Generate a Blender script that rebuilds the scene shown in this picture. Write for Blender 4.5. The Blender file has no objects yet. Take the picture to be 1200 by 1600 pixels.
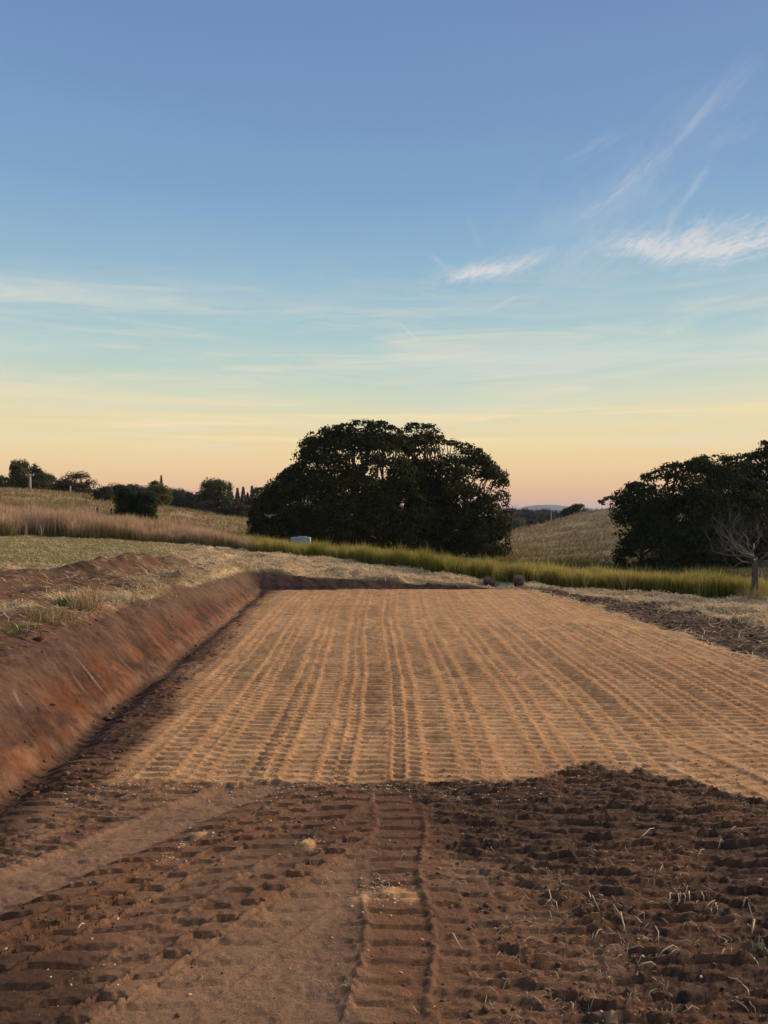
import bpy, math, random
import numpy as np
from mathutils import Vector
R = math.radians
random.seed(7); rng = np.random.default_rng(7)
sc = bpy.context.scene
C = sc.collection

# ------------------------------------------------------------------ camera, light, exposure
EYE = 1.6
F = 1200.0                                  # focal length in photo pixels (photo 1200 x 1600)
cam_d = bpy.data.cameras.new('camera'); cam = bpy.data.objects.new('camera', cam_d); C.objects.link(cam)
cam.location = (0, 0, EYE); cam.rotation_euler = (R(90), 0, 0)
cam_d.sensor_fit = 'VERTICAL'; cam_d.sensor_height = 32.0; cam_d.lens = 32.0 * F / 1600.0
cam_d.clip_start = 0.05; cam_d.clip_end = 30000
sc.camera = cam

SUN_EL, SUN_AZ = 24.0, 58.0                 # afterglow side: to the right, slightly ahead (azimuth clockwise from view direction)
sun_d = bpy.data.lights.new('sun', 'SUN'); sun = bpy.data.objects.new('sun', sun_d); C.objects.link(sun)
sun_d.energy = 5.0; sun_d.angle = R(36); sun_d.color = (1.0, 0.79, 0.57)
sdir = Vector((math.sin(R(SUN_AZ)) * math.cos(R(SUN_EL)), math.cos(R(SUN_AZ)) * math.cos(R(SUN_EL)), math.sin(R(SUN_EL))))
sun.rotation_euler = sdir.to_track_quat('Z', 'Y').to_euler()

sc.view_settings.view_transform = 'Standard'; sc.view_settings.look = 'None'
sc.view_settings.exposure = 0.0; sc.view_settings.gamma = 1.0; sc.view_settings.use_curve_mapping = False

def lin(r, g, b):
    f = lambda c: (c/255/12.92) if c/255 <= 0.04045 else ((c/255+0.055)/1.055)**2.4
    return (f(r), f(g), f(b), 1.0)

class NT:
    """small node helper"""
    def __init__(s, tree): s.t = tree; s.n = tree.nodes; s.l = tree.links; s.n.clear()
    def new(s, typ, **kw):
        nd = s.n.new(typ)
        for k, v in kw.items(): setattr(nd, k, v)
        return nd
    def put(s, sock, v):
        if isinstance(v, bpy.types.NodeSocket): s.l.new(v, sock)
        elif v is not None: sock.default_value = v[:3] if (isinstance(v, tuple) and sock.type == 'VECTOR') else v
    def math(s, op, a, b=None, c=None, clamp=False):
        nd = s.new('ShaderNodeMath', operation=op, use_clamp=clamp)
        s.put(nd.inputs[0], a); s.put(nd.inputs[1], b); s.put(nd.inputs[2], c)
        return nd.outputs[0]
    def comb(s, x, y, z):
        nd = s.new('ShaderNodeCombineXYZ'); s.put(nd.inputs[0], x); s.put(nd.inputs[1], y); s.put(nd.inputs[2], z); return nd.outputs[0]
    def noise(s, vec, scale, detail=5, rough=0.55, dist=0.0, out='Fac'):
        nd = s.new('ShaderNodeTexNoise'); s.put(nd.inputs['Vector'], vec); s.put(nd.inputs['Scale'], scale)
        nd.inputs['Detail'].default_value = detail; nd.inputs['Roughness'].default_value = rough
        nd.inputs['Distortion'].default_value = dist; return nd.outputs[out]
    def ramp(s, fac, stops, interp='LINEAR'):
        nd = s.new('ShaderNodeValToRGB'); nd.color_ramp.interpolation = interp; s.put(nd.inputs[0], fac)
        e = nd.color_ramp.elements
        while len(e) > 1: e.remove(e[0])
        e[0].position = stops[0][0]; e[0].color = stops[0][1]
        for p, c in stops[1:]:
            q = e.new(p); q.color = c
        return nd.outputs[0]
    def rng(s, v, a, b, c=0.0, d=1.0, smooth=True):
        nd = s.new('ShaderNodeMapRange', interpolation_type='SMOOTHSTEP' if smooth else 'LINEAR')
        for i, x in enumerate((v, a, b, c, d)): s.put(nd.inputs[i], x)
        return nd.outputs[0]
    def mix(s, fac, a, b, mode='MIX'):
        nd = s.new('ShaderNodeMix', data_type='RGBA', blend_type=mode)
        s.put(nd.inputs[0], fac); s.put(nd.inputs[6], a); s.put(nd.inputs[7], b); return nd.outputs[2]

# ------------------------------------------------------------------ sky (world)
world = bpy.data.worlds.new('World'); sc.world = world; world.use_nodes = True
w = NT(world.node_tree)
tc = w.new('ShaderNodeTexCoord'); sep = w.new('ShaderNodeSeparateXYZ'); w.l.new(tc.outputs['Generated'], sep.inputs[0])
dx, dy, dz = sep.outputs
el = w.math('ARCSINE', dz)
az = w.math('ARCTAN2', dx, dy)
def elp(py): return math.asin((800-py)/F/math.sqrt(1+((800-py)/F)**2))
SKY = [(-60, (99,133,183)), (0, (108,142,189)), (150, (115,151,194)), (300, (127,165,203)), (400, (143,181,208)), (470, (158,192,208)),
       (530, (172,203,207)), (580, (190,211,203)), (620, (209,218,195)), (655, (230,221,181)), (700, (243,218,166)),
       (745, (242,203,154)), (775, (236,187,148)), (800, (224,172,144))]
E0, E1 = -0.3, 1.6
pos = lambda e: (e-E0)/(E1-E0)
stops = [(0.0, lin(96,78,60)), (pos(-0.03), lin(130,105,85)), (pos(-0.008), lin(205,160,142))]
for py, c in reversed(SKY): stops.append((pos(elp(py) if py >= 0 else 0.66), lin(*c)))
stops.append((1.0, lin(84,106,160)))
# slow wobble of the bands so the gradient is not ruler straight
wob = w.noise(w.comb(w.math('MULTIPLY', az, 1.2), w.math('MULTIPLY', el, 5.0), 0.0), 2.0, 4, 0.5)
elw = w.math('ADD', el, w.math('MULTIPLY', w.math('SUBTRACT', wob, 0.5), w.rng(el, 0.0, 0.18, 0.0, 0.05)))
base = w.ramp(w.rng(elw, E0, E1, 0, 1, False), stops)
# left horizon rosier, right paler
base = w.mix(w.math('MULTIPLY', w.rng(az, -0.5, 0.5), w.rng(el, 0.30, 0.7, 0.0, 0.22)), base, lin(140,150,188))
nsky = w.new('ShaderNodeTexSky', sky_type='NISHITA', sun_disc=False)
nsky.sun_elevation = R(3.0); nsky.sun_rotation = R(SUN_AZ); nsky.air_density = 1.2; nsky.dust_density = 2.0
nmul = w.new('ShaderNodeVectorMath', operation='SCALE'); w.l.new(nsky.outputs[0], nmul.inputs[0]); nmul.inputs['Scale'].default_value = 0.10
base = w.mix(0.03, base, nmul.outputs[0])
# high, thin, horizontal veils near the horizon
veil_v = w.comb(w.math('MULTIPLY', az, 3.0), w.math('MULTIPLY', el, 34.0), 0.0)
veil = w.noise(veil_v, 1.1, 8, 0.66, 0.9)
veil_m = w.math('MULTIPLY', w.rng(veil, 0.44, 0.76), w.math('MULTIPLY', w.rng(el, 0.03, 0.12), w.rng(el, 0.34, 0.20)))
base = w.mix(w.math('MULTIPLY', veil_m, 0.7), base, lin(232,222,200))
hz_n = w.noise(w.comb(w.math('MULTIPLY', az, 1.6), w.math('MULTIPLY', el, 16.0), 4.0), 1.0, 6, 0.6, 0.8)
hz_m = w.math('MULTIPLY', w.rng(hz_n, 0.36, 0.70), w.math('MULTIPLY', w.rng(el, 0.10, 0.19), w.rng(el, 0.31, 0.20)))
base = w.mix(w.math('MULTIPLY', hz_m, 0.62), base, lin(222,224,214))
yl_n = w.noise(w.comb(w.math('MULTIPLY', az, 2.4), w.math('MULTIPLY', el, 60.0), 9.0), 1.0, 6, 0.6, 0.5)
yl_m = w.math('MULTIPLY', w.rng(yl_n, 0.45, 0.70), w.math('MULTIPLY', w.rng(el, 0.05, 0.10), w.rng(el, 0.16, 0.12)))
base = w.mix(w.math('MULTIPLY', yl_m, 0.85), base, lin(250,226,176))
# cirrus wisps: soft regions in the sky, each filled with fibres running in its own direction
def wisp(cx, cy, rx, ry, ang, fib_ang, dens, seed, lo=0.42, hi=0.80, stretch=7.0, scale=9.0):
    a0 = math.atan((cx-600)/F); e0 = math.atan((800-cy)/F*math.cos(a0))
    u = w.math('SUBTRACT', az, a0); v = w.math('SUBTRACT', el, e0)
    ca, sa = math.cos(R(ang)), math.sin(R(ang))
    p = w.math('ADD', w.math('MULTIPLY', u, ca/rx*F), w.math('MULTIPLY', v, sa/rx*F))
    q = w.math('ADD', w.math('MULTIPLY', u, -sa/ry*F), w.math('MULTIPLY', v, ca/ry*F))
    wr = w.noise(w.comb(az, el, seed*3.1), 9.0, 3, 0.5)
    q = w.math('ADD', q, w.math('MULTIPLY', w.math('SUBTRACT', wr, 0.5), 1.6))
    d = w.math('SQRT', w.math('ADD', w.math('MULTIPLY', p, p), w.math('MULTIPLY', q, q)))
    m = w.rng(d, 1.25, 0.0)
    cf, sf = math.cos(R(fib_ang)), math.sin(R(fib_ang))
    along = w.math('ADD', w.math('MULTIPLY', u, cf), w.math('MULTIPLY', v, sf))
    acr = w.math('ADD', w.math('MULTIPLY', u, -sf), w.math('MULTIPLY', v, cf))
    nv = w.comb(w.math('MULTIPLY', along, scale), w.math('MULTIPLY', acr, scale*stretch), seed*7.7)
    n = w.noise(nv, 1.0, 9, 0.68, 1.3)
    return w.math('MULTIPLY', w.math('MULTIPLY', w.rng(w.math('ADD', n, w.math('MULTIPLY', m, 0.22)), lo+0.1, hi+0.14), m), dens)
W = [wisp(1085, 382, 200, 40, -3, 8, 0.45, 1, 0.42, 0.72, 3.0, 30), wisp(1020, 388, 90, 24, -8, 38, 0.65, 2, 0.40, 0.62, 4.5, 46), wisp(1085, 360, 50, 34, 40, 48, 0.5, 31, 0.40, 0.66, 4.0, 40), wisp(1150, 384, 100, 16, 5, 10, 0.7, 32, 0.40, 0.62, 4.0, 46),
     wisp(1170, 360, 100, 30, 4, 20, 0.4, 12, 0.42, 0.68, 3.4, 38), wisp(1080, 372, 220, 55, 0, 30, 0.35, 22, 0.34, 0.8, 4.0, 16),
     wisp(765, 420, 165, 28, 8, 14, 0.42, 3, 0.40, 0.70, 3.4, 32), wisp(750, 426, 80, 15, 8, 34, 0.65, 4, 0.38, 0.60, 4.0, 50),
     wisp(975, 290, 120, 14, 32, 30, 0.40, 5, 0.40, 0.74, 5.0, 16), wisp(1075, 205, 120, 13, 44, 42, 0.34, 35, 0.40, 0.74, 5.0, 16), wisp(1120, 150, 120, 34, 30, 26, 0.22, 6, 0.42, 0.76, 5.0, 14), wisp(940, 225, 90, 16, 20, 18, 0.22, 36, 0.42, 0.76, 5.0, 14), wisp(1090, 290, 60, 10, 52, 50, 0.3, 37, 0.4, 0.7, 4.0, 20), wisp(1050, 350, 45, 12, 62, 60, 0.3, 38, 0.4, 0.7, 4.0, 26), wisp(820, 405, 70, 12, 20, 24, 0.35, 39, 0.4, 0.66, 4.0, 30), wisp(690, 412, 40, 8, -35, -35, 0.2, 40, 0.38, 0.66, 4.0, 26), wisp(1150, 410, 120, 12, 4, 8, 0.3, 41, 0.4, 0.7, 4.0, 22),
     wisp(790, 470, 50, 6, 22, 22, 0.45, 7), wisp(640, 520, 70, 5, -40, -40, 0.35, 8), wisp(640, 556, 240, 14, 2, 2, 0.5, 9),
     wisp(740, 360, 60, 9, -65, -65, 0.20, 10), wisp(175, 495, 22, 7, -20, -20, 0.45, 11), wisp(1120, 468, 90, 10, 8, 8, 0.28, 13),
     wisp(860, 610, 210, 10, 1, 1, 0.35, 14), wisp(1150, 205, 60, 14, 20, 25, 0.30, 15), wisp(100, 630, 190, 9, 0, 0, 0.3, 16),
     wisp(980, 300, 330, 110, 30, 38, 0.22, 17, 0.42, 0.8, 5.0, 5)]
cm = W[0]
for q in W[1:]: cm = w.math('ADD', cm, q)
cm = w.math('MINIMUM', cm, 0.85)
ccol = w.ramp(w.rng(el, 0.0, 0.5, 0, 1, False), [(0.0, lin(240,205,165)), (0.30, lin(240,222,190)), (0.55, lin(226,222,216)), (0.75, lin(206,208,220)), (1.0, lin(172,182,208))])
sky = w.mix(cm, base, ccol)
bg = w.new('ShaderNodeBackground'); w.put(bg.inputs[0], sky); bg.inputs[1].default_value = 1.0
wo = w.new('ShaderNodeOutputWorld'); w.l.new(bg.outputs[0], wo.inputs[0])

# ------------------------------------------------------------------ numpy noise
def _h(ix, iy, seed):
    n = (ix.astype(np.int64)*374761393 + iy.astype(np.int64)*668265263 + seed*1442695041) & 0xffffffff
    n = ((n ^ (n >> 13)) * 1274126177) & 0xffffffff
    n = n ^ (n >> 16)
    return (n & 0xffffff) / float(0xffffff)
def vn(x, y, seed=0):
    x = np.asarray(x, float); y = np.asarray(y, float)
    ix = np.floor(x); iy = np.floor(y); fx = x-ix; fy = y-iy
    ix = ix.astype(np.int64); iy = iy.astype(np.int64)
    ux = fx*fx*(3-2*fx); uy = fy*fy*(3-2*fy)
    a = _h(ix, iy, seed); b = _h(ix+1, iy, seed); c = _h(ix, iy+1, seed); d = _h(ix+1, iy+1, seed)
    return (a*(1-ux)+b*ux)*(1-uy) + (c*(1-ux)+d*ux)*uy
def fbm(x, y, o=4, seed=0, g=0.5):
    s = 0; a = 1; t = 0
    for i in range(o):
        s = s + a*vn(x*2**i + 17.3*i, y*2**i + 5.1*i, seed+i); t += a; a *= g
    return s/t
def cells(x, y, seed=0, lean=False):
    """Worley: nearest feature distance, difference to second, random of the cell"""
    x = np.asarray(x, float); y = np.asarray(y, float)
    ix = np.floor(x).astype(np.int64); iy = np.floor(y).astype(np.int64)
    d1 = np.full(x.shape, 9.0); d2 = d1.copy(); rid = np.zeros(x.shape); ddy = np.zeros(x.shape)
    for a in (-1, 0, 1):
        for b in (-1, 0, 1):
            jx = ix+a; jy = iy+b
            px = jx + _h(jx, jy, seed); py = jy + _h(jx, jy, seed+9)
            d = np.hypot(px-x, py-y); r = _h(jx, jy, seed+23)
            m = d < d1
            d2 = np.where(m, d1, np.minimum(d2, d)); rid = np.where(m, r, rid); ddy = np.where(m, py-y, ddy); d1 = np.where(m, d, d1)
    return (d1, d2-d1, rid, ddy) if lean else (d1, d2-d1, rid)
def ss(a, b, x):
    t = np.clip((x-a)/(b-a), 0, 1); return t*t*(3-2*t)

# ------------------------------------------------------------------ the lie of the land (before the pad was cut)
pts = []
def P(px, *dz):                                # column: (distance, height)
    for D, z in dz: pts.append(((px-600)/F*D, D, z))
def Y(px, *dp):                                # column: (distance, image row of the ground there)
    for D, py in dp: pts.append(((px-600)/F*D, D, EYE-(py-800)/F*D))
for x, y, z in [(-3.2,1,.56),(-3.2,3,.56),(-3.0,6,.56),(-6,3,.62),(-8,6,.68),(-3.6,9,.55),(-5.5,9,.60),(-1.2,8,.22),(-1,12,.2),(0,10,.05),(0,13,.08),
                (0,3,0),(1,1,0),(2,5,0),(3,8,0),(5,8,0),(8,8,-.02),(4,12,0),(-1,1,0.1),(6,3,0),(1.5,14,.02),(-1,4,.05)]: pts.append((x,y,z))
P(-300,(14,.72),(28,.85),(45,2.4),(90,5.2),(140,6.0))
P(0,(11,.62),(14.7,.64),(20,.67),(28,.71)); Y(0,(45,795),(65,780),(90,767)); P(0,(130,4.2))
P(100,(14,.58),(28,.63)); Y(100,(45,805),(65,790),(90,774)); P(100,(130,3.4))
P(200,(10,.55),(14,.53),(30,.55)); Y(200,(45,815),(70,800),(100,787)); P(200,(140,2.6))
P(300,(14,.45),(20,.42),(28,.39)); Y(300,(45,836),(70,820),(110,800)); P(300,(150,1.4))
P(390,(16,.34),(20,.28),(26,.235)); Y(390,(40,846),(70,829),(110,811)); P(390,(160,.3))
P(500,(17,.27),(23,.20),(30,-.3),(58,-1.4),(110,-.9)); P(600,(17,.2),(20,.17),(26,-.35),(58,-1.45),(110,-1.5))
P(700,(17,.1),(18.5,.05),(25,-.45),(58,-1.6),(110,-2)); P(800,(16,.0),(17,0),(24,-.6),(50,-1.75)); Y(800,(75,853),(100,833)); P(800,(135,-3.0))
P(900,(14,0),(16,0),(22,-.6),(45,-1.8)); Y(900,(60,866),(80,843),(110,812),(125,805)); P(900,(155,.0))
P(960,(15,-.02),(21,-.6),(45,-1.8)); Y(960,(70,840),(110,800),(128,797)); P(960,(160,1.0))
P(1080,(14.5,-.02),(20,-.6),(45,-1.8),(70,0)); Y(1080,(110,786)); P(1080,(145,3.4))
P(1200,(12,0),(14.2,-.02),(19,-.5),(45,-1.7),(75,.4),(110,3.6),(145,4.4)); P(1500,(10,0),(14,-.02),(25,-.6),(45,-1.2),(110,5),(150,6))
for px in (-300,0,300,600,900,1200,1500):
    P(px,(260,-3 if px<500 else -6),(500,-8),(1200,-8),(3500,-8),(9000,-8))
pts = np.array(pts)
def warp(x, y): return np.stack([np.asarray(x)/(np.asarray(y)+2.0)*1.6, np.log(np.asarray(y)+2.0)], -1)
_q = warp(pts[:,0], pts[:,1]); _sc = 1/(1+pts[:,1]*0.02)
def _k(r2): return 0.5*r2*np.log(r2+1e-12)
_A = _k(((_q[:,None]-_q[None])**2).sum(-1)); n_ = len(pts)
_A[np.arange(n_), np.arange(n_)] += 2e-4
_Pm = np.c_[np.ones(n_), _q]; _M = np.zeros((n_+3, n_+3)); _M[:n_,:n_] = _A; _M[:n_,n_:] = _Pm; _M[n_:,:n_] = _Pm.T
_wt = np.linalg.solve(_M, np.r_[pts[:,2]*_sc, 0, 0, 0])
_gs = np.linspace(-3.2, 3.2, 161); _gt = np.linspace(np.log(2.2), np.log(12002), 240)
_GS, _GT = np.meshgrid(_gs, _gt)
_g = np.stack([_GS.ravel(), _GT.ravel()], -1)
_val = _k(((_g[:,None]-_q[None])**2).sum(-1)) @ _wt[:n_] + np.c_[np.ones(len(_g)), _g] @ _wt[n_:]
_val = _val.reshape(_GS.shape)
def natural(x, y):
    q = warp(x, np.maximum(y, 0.25)); a = np.clip((q[...,0]-_gs[0])/(_gs[1]-_gs[0]), 0, 159.999); b = np.clip((q[...,1]-_gt[0])/(_gt[1]-_gt[0]), 0, 238.999)
    ia = a.astype(int); ib = b.astype(int); fa = a-ia; fb = b-ib
    v = (_val[ib,ia]*(1-fa)+_val[ib,ia+1]*fa)*(1-fb) + (_val[ib+1,ia]*(1-fa)+_val[ib+1,ia+1]*fa)*fb
    return v*(1+np.maximum(y,0)*0.02)

def gauss_ridge(x, y, ax, ay, bx, by, wd):
    vx, vy = bx-ax, by-ay; t = np.clip(((x-ax)*vx+(y-ay)*vy)/(vx*vx+vy*vy), 0, 1)
    d = np.hypot(x-ax-t*vx, y-ay-t*vy); return np.exp(-(d/wd)**2)
def toe(y): return -2.18-0.03*(np.clip(y, 4.4, 16)-4.4) + 0.16*(fbm(y*1.1, y*0+3, 4, 61)-.5)
BACK = 15.75
def outside(x, y):
    a = toe(y)-x; b = y-(BACK+0.05*x*0)
    h = np.maximum(a, b); both = (a > 0) & (b > 0)
    return np.where(both, np.hypot(np.maximum(a,0), np.maximum(b,0)), h)

CFX = [-3,-1.65,0,.9,1.25,1.6,2.05,2.6,4,9]; CFY = [4.45,4.48,4.5,4.55,4.85,4.80,4.12,3.6,3,2.5]
XRY = [3,7.8,10.1,12.5,15.4,16]; XRX = [4.3,3.95,3.85,3.6,3.1,2.7]
XSY = [3,6,9.85,12.5,15.4,16.3]; XSX = [7.0,6.3,5.5,4.7,3.8,2.7]
SPOTS = [(-3.2,10.3,.35,.6,.8),(-3.0,16.3,.8,1.6,1.0),(-3.75,9.4,.35,.4,.6),(-3.9,7.9,.3,.3,.5),(-6.3,13.4,.9,.3,.4),(-3.0,13.2,.35,1.5,.9),(-3.2,8.7,.3,.6,.3),
         (-6.2,9.8,.6,.3,.35),(-7.5,11.5,.9,.4,.4)]
def zones(x, y):
    n1 = fbm(x*1.3, y*1.3, 4, 3)-.5; n2 = fbm(x*6, y*6, 4, 11)-.5; n3 = fbm(x*0.35, y*0.35, 3, 5)-.5
    out = outside(x, y); N = natural(x, y)
    e = 0.03+0.01*y
    yb = np.interp(x, CFX, CFY)+(0.14+.30*ss(.6,1.3,x))*n1+(0.12+.2*ss(.6,1.3,x))*n2
    xl = -1.62-0.052*(y-4.5)+0.25*n1+0.10*n2
    xr = np.interp(y, XRY, XRX)+0.5*n1+0.25*n2
    n4 = fbm(x*22, y*22, 3, 13)-.5; clay = ss(-e*.22, e*.22, y-yb+.10*n4)*ss(-e*1.5, e*1.5, x-xl)*ss(-e*1.5, e*1.5, xr-x)*ss(-.02, .06, BACK+.02-y+0.05*n2)
    bankm = ss(-.02, .05, out)*ss(.02, -.10, out*0.8-N-0.10)*(N > .03)      # cut face
    xs = np.interp(y, XSY, XSX)+0.7*n1+0.35*n2
    right_soil = ss(-.15,.15,x-xr)*ss(.2,-.2,x-xs)*(y > 2)
    front = (1-ss(e*.22,e*.8,y-yb+.10*n4))*(out < 0.12)
    edge = (out < 0.08)*(x < xl+.2)
    px = x/np.maximum(y,.3)*F+600
    top = (x < -1.9)*(out > 0)                                           # land above the cut
    dirt_top = ss(14.3, 12.2, y+1.3*n3*2+0.6*n1)*top
    dirt_top = np.maximum(dirt_top, (.85+.8*n1)*gauss_ridge(x,y,-4.9,12.0,-4.3,17.0,.95)*1.5*top)
    dirt_top = np.clip(dirt_top, 0, 1)
    sp = np.zeros_like(x)
    for a, b, ra, rb, s in SPOTS:
        r = np.sqrt(((x-a)/ra)**2+((y-b)/rb)**2); sp = np.maximum(sp, s*ss(1.3, .5, r+1.2*n1+0.9*n2))
    sp = sp*top*(1-bankm*.9)
    soil_raw = np.clip(np.maximum.reduce([right_soil, front, edge, dirt_top*(1-sp)]), 0, 1); soil = soil_raw*(1-clay)*(1-bankm)
    # mown green field, left
    mown = ss(330, 230, px+60*n3+25*n1)*ss(13.2, 15.5, y+n1*2)*ss(33, 30, y)*(x < 0)
    bandD = np.interp(px, BPX, BD)
    wild = ss(-.3, .5, y-bandD)                                          # beyond the foot of the tall grass
    rest = (1-clay)*(1-bankm)*(1-soil_raw)*(out > .0 if False else np.where((x<2.5)&(out<.12), 0.0, 1.0))
    mown = mown*rest*(1-wild)*(1-sp*.7); hill = rest*wild
    straw = np.clip(rest-mown-hill, 0, 1)
    return dict(clay=clay, bank=bankm*(1-clay), soil=soil, mown=mown, hill=hill, straw=straw, out=out, N=N, sp=sp, n1=n1, n2=n2, n3=n3, px=px)
BPX = [-800,0,100,200,300,390,500,600,700,800,900,1000,1100,1170,1300,1800]
BD = [30,28,28.5,29.5,28.5,26,22.8,20,18.3,17,16.2,15.6,14.8,14.3,13.6,12.5]

def strips(wc, al, p, seed, pitch=.10, plate=False):
    """impressions of a tracked machine: wc across, al along"""
    q = wc/p + 0.28*np.sin(wc/p*2.1+seed) + 0.10*(fbm(al*.5, wc*0+seed, 2, seed)-.5)
    k = np.floor(q); f = q-k; e = np.minimum(f, 1-f)*p
    r1 = _h(k.astype(np.int64), np.zeros_like(k, dtype=np.int64)+seed, 3); r2 = _h(k.astype(np.int64), np.zeros_like(k, dtype=np.int64)+seed, 8)
    crumb = fbm(wc*45, al*45, 2, seed+5)
    bed = ss(.006+.016*crumb, .026+.02*crumb, e)
    ph = al/pitch + r1*3 + 0.35*np.sin(f*3.14)*(r2-.5) + 0.25*(fbm(al*2.2, wc*5, 2, seed+2)-.5)
    g = ph-np.floor(ph)
    if plate:                                                            # pressed plates, near edge lifted, a deep joint between
        tilt = .55+.45*(1-g); saw = tilt*ss(.0,.07,g)*ss(1.0,.86,g)
        saw = saw*(.85+.3*_h(k.astype(np.int64), np.floor(ph).astype(np.int64), seed+4))
    else: saw = np.where(g < .12, g/.12, 1-((g-.12)/.88)**.45)            # sharp lip, long hollow
    amp = (.5+.5*ss(.30, .60, fbm(wc*1.6+r1*9, al*.9, 3, seed+30)))*(.75+.3*r2)
    return k, r1, r2, bed, saw, amp, crumb

def height(x, y, Z=None):
    Z = Z or zones(x, y); N = Z['N']; out = Z['out']; n1, n2, n3 = Z['n1'], Z['n2'], Z['n3']
    # base
    cut = np.maximum(out, 0)*0.82
    cut = cut + 0.05*np.sin(np.clip(cut/np.maximum(N,.05),0,1)*3.14)*-0.6
    k = 0.20; N = N + .13*(fbm(x*1.5,y*1.3,4,18)-.5)*(x<-2)*ss(.2,.4,N); hh = np.clip(.5+.5*(N-cut)/k, 0, 1); sm = N*(1-hh)+cut*hh-k*hh*(1-hh)
    sm = np.where(N < .12, np.minimum(N, np.maximum(cut, 0)), np.maximum(sm, 0)*1.0)
    inside = np.where(x > 3.0, N*ss(3.0, 6.0, x), 0.0)
    z = np.where(out > 0, sm, inside)
    beyond = (out > 0)*(N <= .12); z = np.where(beyond, np.where(N < 0, N, np.minimum(N, cut)), z)
    near = ss(22, 14, y)
    # micro relief, pad
    m = Z['clay'] > 0.001
    dz = np.zeros_like(z)
    xx = x + .05*(fbm(x*.7, y*.6, 2, 49)-.5) + 0.05*np.sin(y*.55+1) + .04*np.sin(x*1.7+y*.2)
    if m.any():
        X, Yy = xx[m], y[m]
        kk, r1, r2, bed, saw, amp, cr = strips(X, Yy, .152, 4)
        h = (1-bed)*(.003+.006*r1*r1+.010*cr) + bed*(saw*.025*amp - .002*r2)
        h *= .82+.30*ss(.32,.48,fbm(X*.6+3, Yy*.45, 3, 47))
        wC = X*.80+Yy*.25; kC, q1, q2, bC, sC, aC, cC = strips(wC, Yy*.97-X*.2, .21, 55); mC = ss(.60,.68,fbm(X*.35+9, Yy*.3, 2, 48)); h = h*(1-mC)+mC*((1-bC)*(.004+.008*q1+.008*cC)+bC*sC*.022*aC)
        h += .012*(fbm(X*2.2, Yy*1.4, 3, 40)-.5) + .007*(fbm(X*30, Yy*30, 3, 41)-.5)
        h += .012
        dz[m] += h*Z['clay'][m]
    # micro relief, raw soil
    s_all = np.maximum(Z['soil'], 0)
    m = (s_all > 0.001) & (y < 18)
    if m.any():
        X, Yy = xx[m], y[m]; 
        wB = X + .65*(4.6-Yy); alB = Yy*1.0 - X*.10
        B = ss(.05, -.18, X + .05*np.sin(Yy*3) )*ss(5.4, 4.9, Yy)
        k1, r1, r2, bed, saw, amp, cr = strips(X*1.0+.02*np.sin(Yy*6), Yy, .19, 21, .115, True)
        hA = (1-bed)*(.006+.030*r1*cr) + bed*(saw*.030*np.maximum(amp,.5) - .006*r2)
        k1, r1, r2, bed, saw, amp, cr = strips(wB+.02*(fbm(X*6,Yy*6,2,78)-.5), alB, .19, 33, .112, True)
        hB = (1-bed)*(.010+.034*r1*cr) + bed*(saw*.030*np.maximum(amp,.5) - .006*r2)
        wn = wB + .10*(fbm(X*2, Yy*2, 3, 77)-.5)
        smooth = np.maximum(ss(-.95,-.88,wn)*ss(-.50,-.58,wn), ss(.44,.62,wn)*ss(4.3,3.8,Yy))
        smooth = smooth*(.80+.20*ss(.5,1.0,np.abs(wn)))
        lumps = fbm(X*1.5, Yy*1.5, 3, 91)
        hB = hB*(1-smooth*.78) + smooth*(-.012) + (1-smooth)*0
        h = hA*(1-B)+hB*B
        # broken slabs and clods
        wx = X*6.5 + 1.2*(fbm(X*5, Yy*5, 3, 50)-.5); wy = Yy*19 + 1.6*(fbm(X*5, Yy*5, 3, 51)-.5)
        d1, df, rid, ddy = cells(wx, wy, 5, True)
        slab = ss(.0,.06,df)*((rid-.4)*.014 + .020*ddy*(.4+rid))
        wx2 = X*15 + 1.4*(fbm(X*9, Yy*9, 2, 52)-.5); wy2 = Yy*44 + 1.6*(fbm(X*9, Yy*9, 2, 53)-.5)
        d1b, dfb, ridb, ddb = cells(wx2, wy2, 6, True); clod = ss(.0,.10,dfb)*((ridb-.5)*.012+.010*ddb)
        rough = ss(.35,.62, fbm(X*1.1+4, Yy*1.1, 3, 71)+.24*ss(.3,1.1,X)-.16*ss(.5,-.3,X))*(1-B*smooth*.97)
        edgestrip = ss(-1.45, -1.8, X)
        rough = np.where(Yy > 5, .55+.4*ss(2.8,3.4,X), rough)
        top = out[m] > .05
        rough = np.where(top, .5, rough)
        h = h*np.where(top, .15, 1-.6*rough) + rough*(slab+clod) + .026*(fbm(X*3, Yy*3, 3, 72)-.5) + .007*(fbm(X*38, Yy*50, 3, 73)-.5) + .006*np.abs(fbm(X*14, Yy*30, 3, 74)-.5)
        dz[m] += h*s_all[m]*ss(.0,.25,s_all[m])
    # toe groove
    dz += -.05*np.exp(-((out+.06)/.10)**2)*(x < -1)*(Z['bank']<2)*ss(16.5,15,y) + .025*np.exp(-((out-.10)/.06)**2)*(x<-1)*(fbm(x*9,y*9,3,15))
    # cut face: scrape marks running down the slope
    m = Z['bank'] > .001
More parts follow.
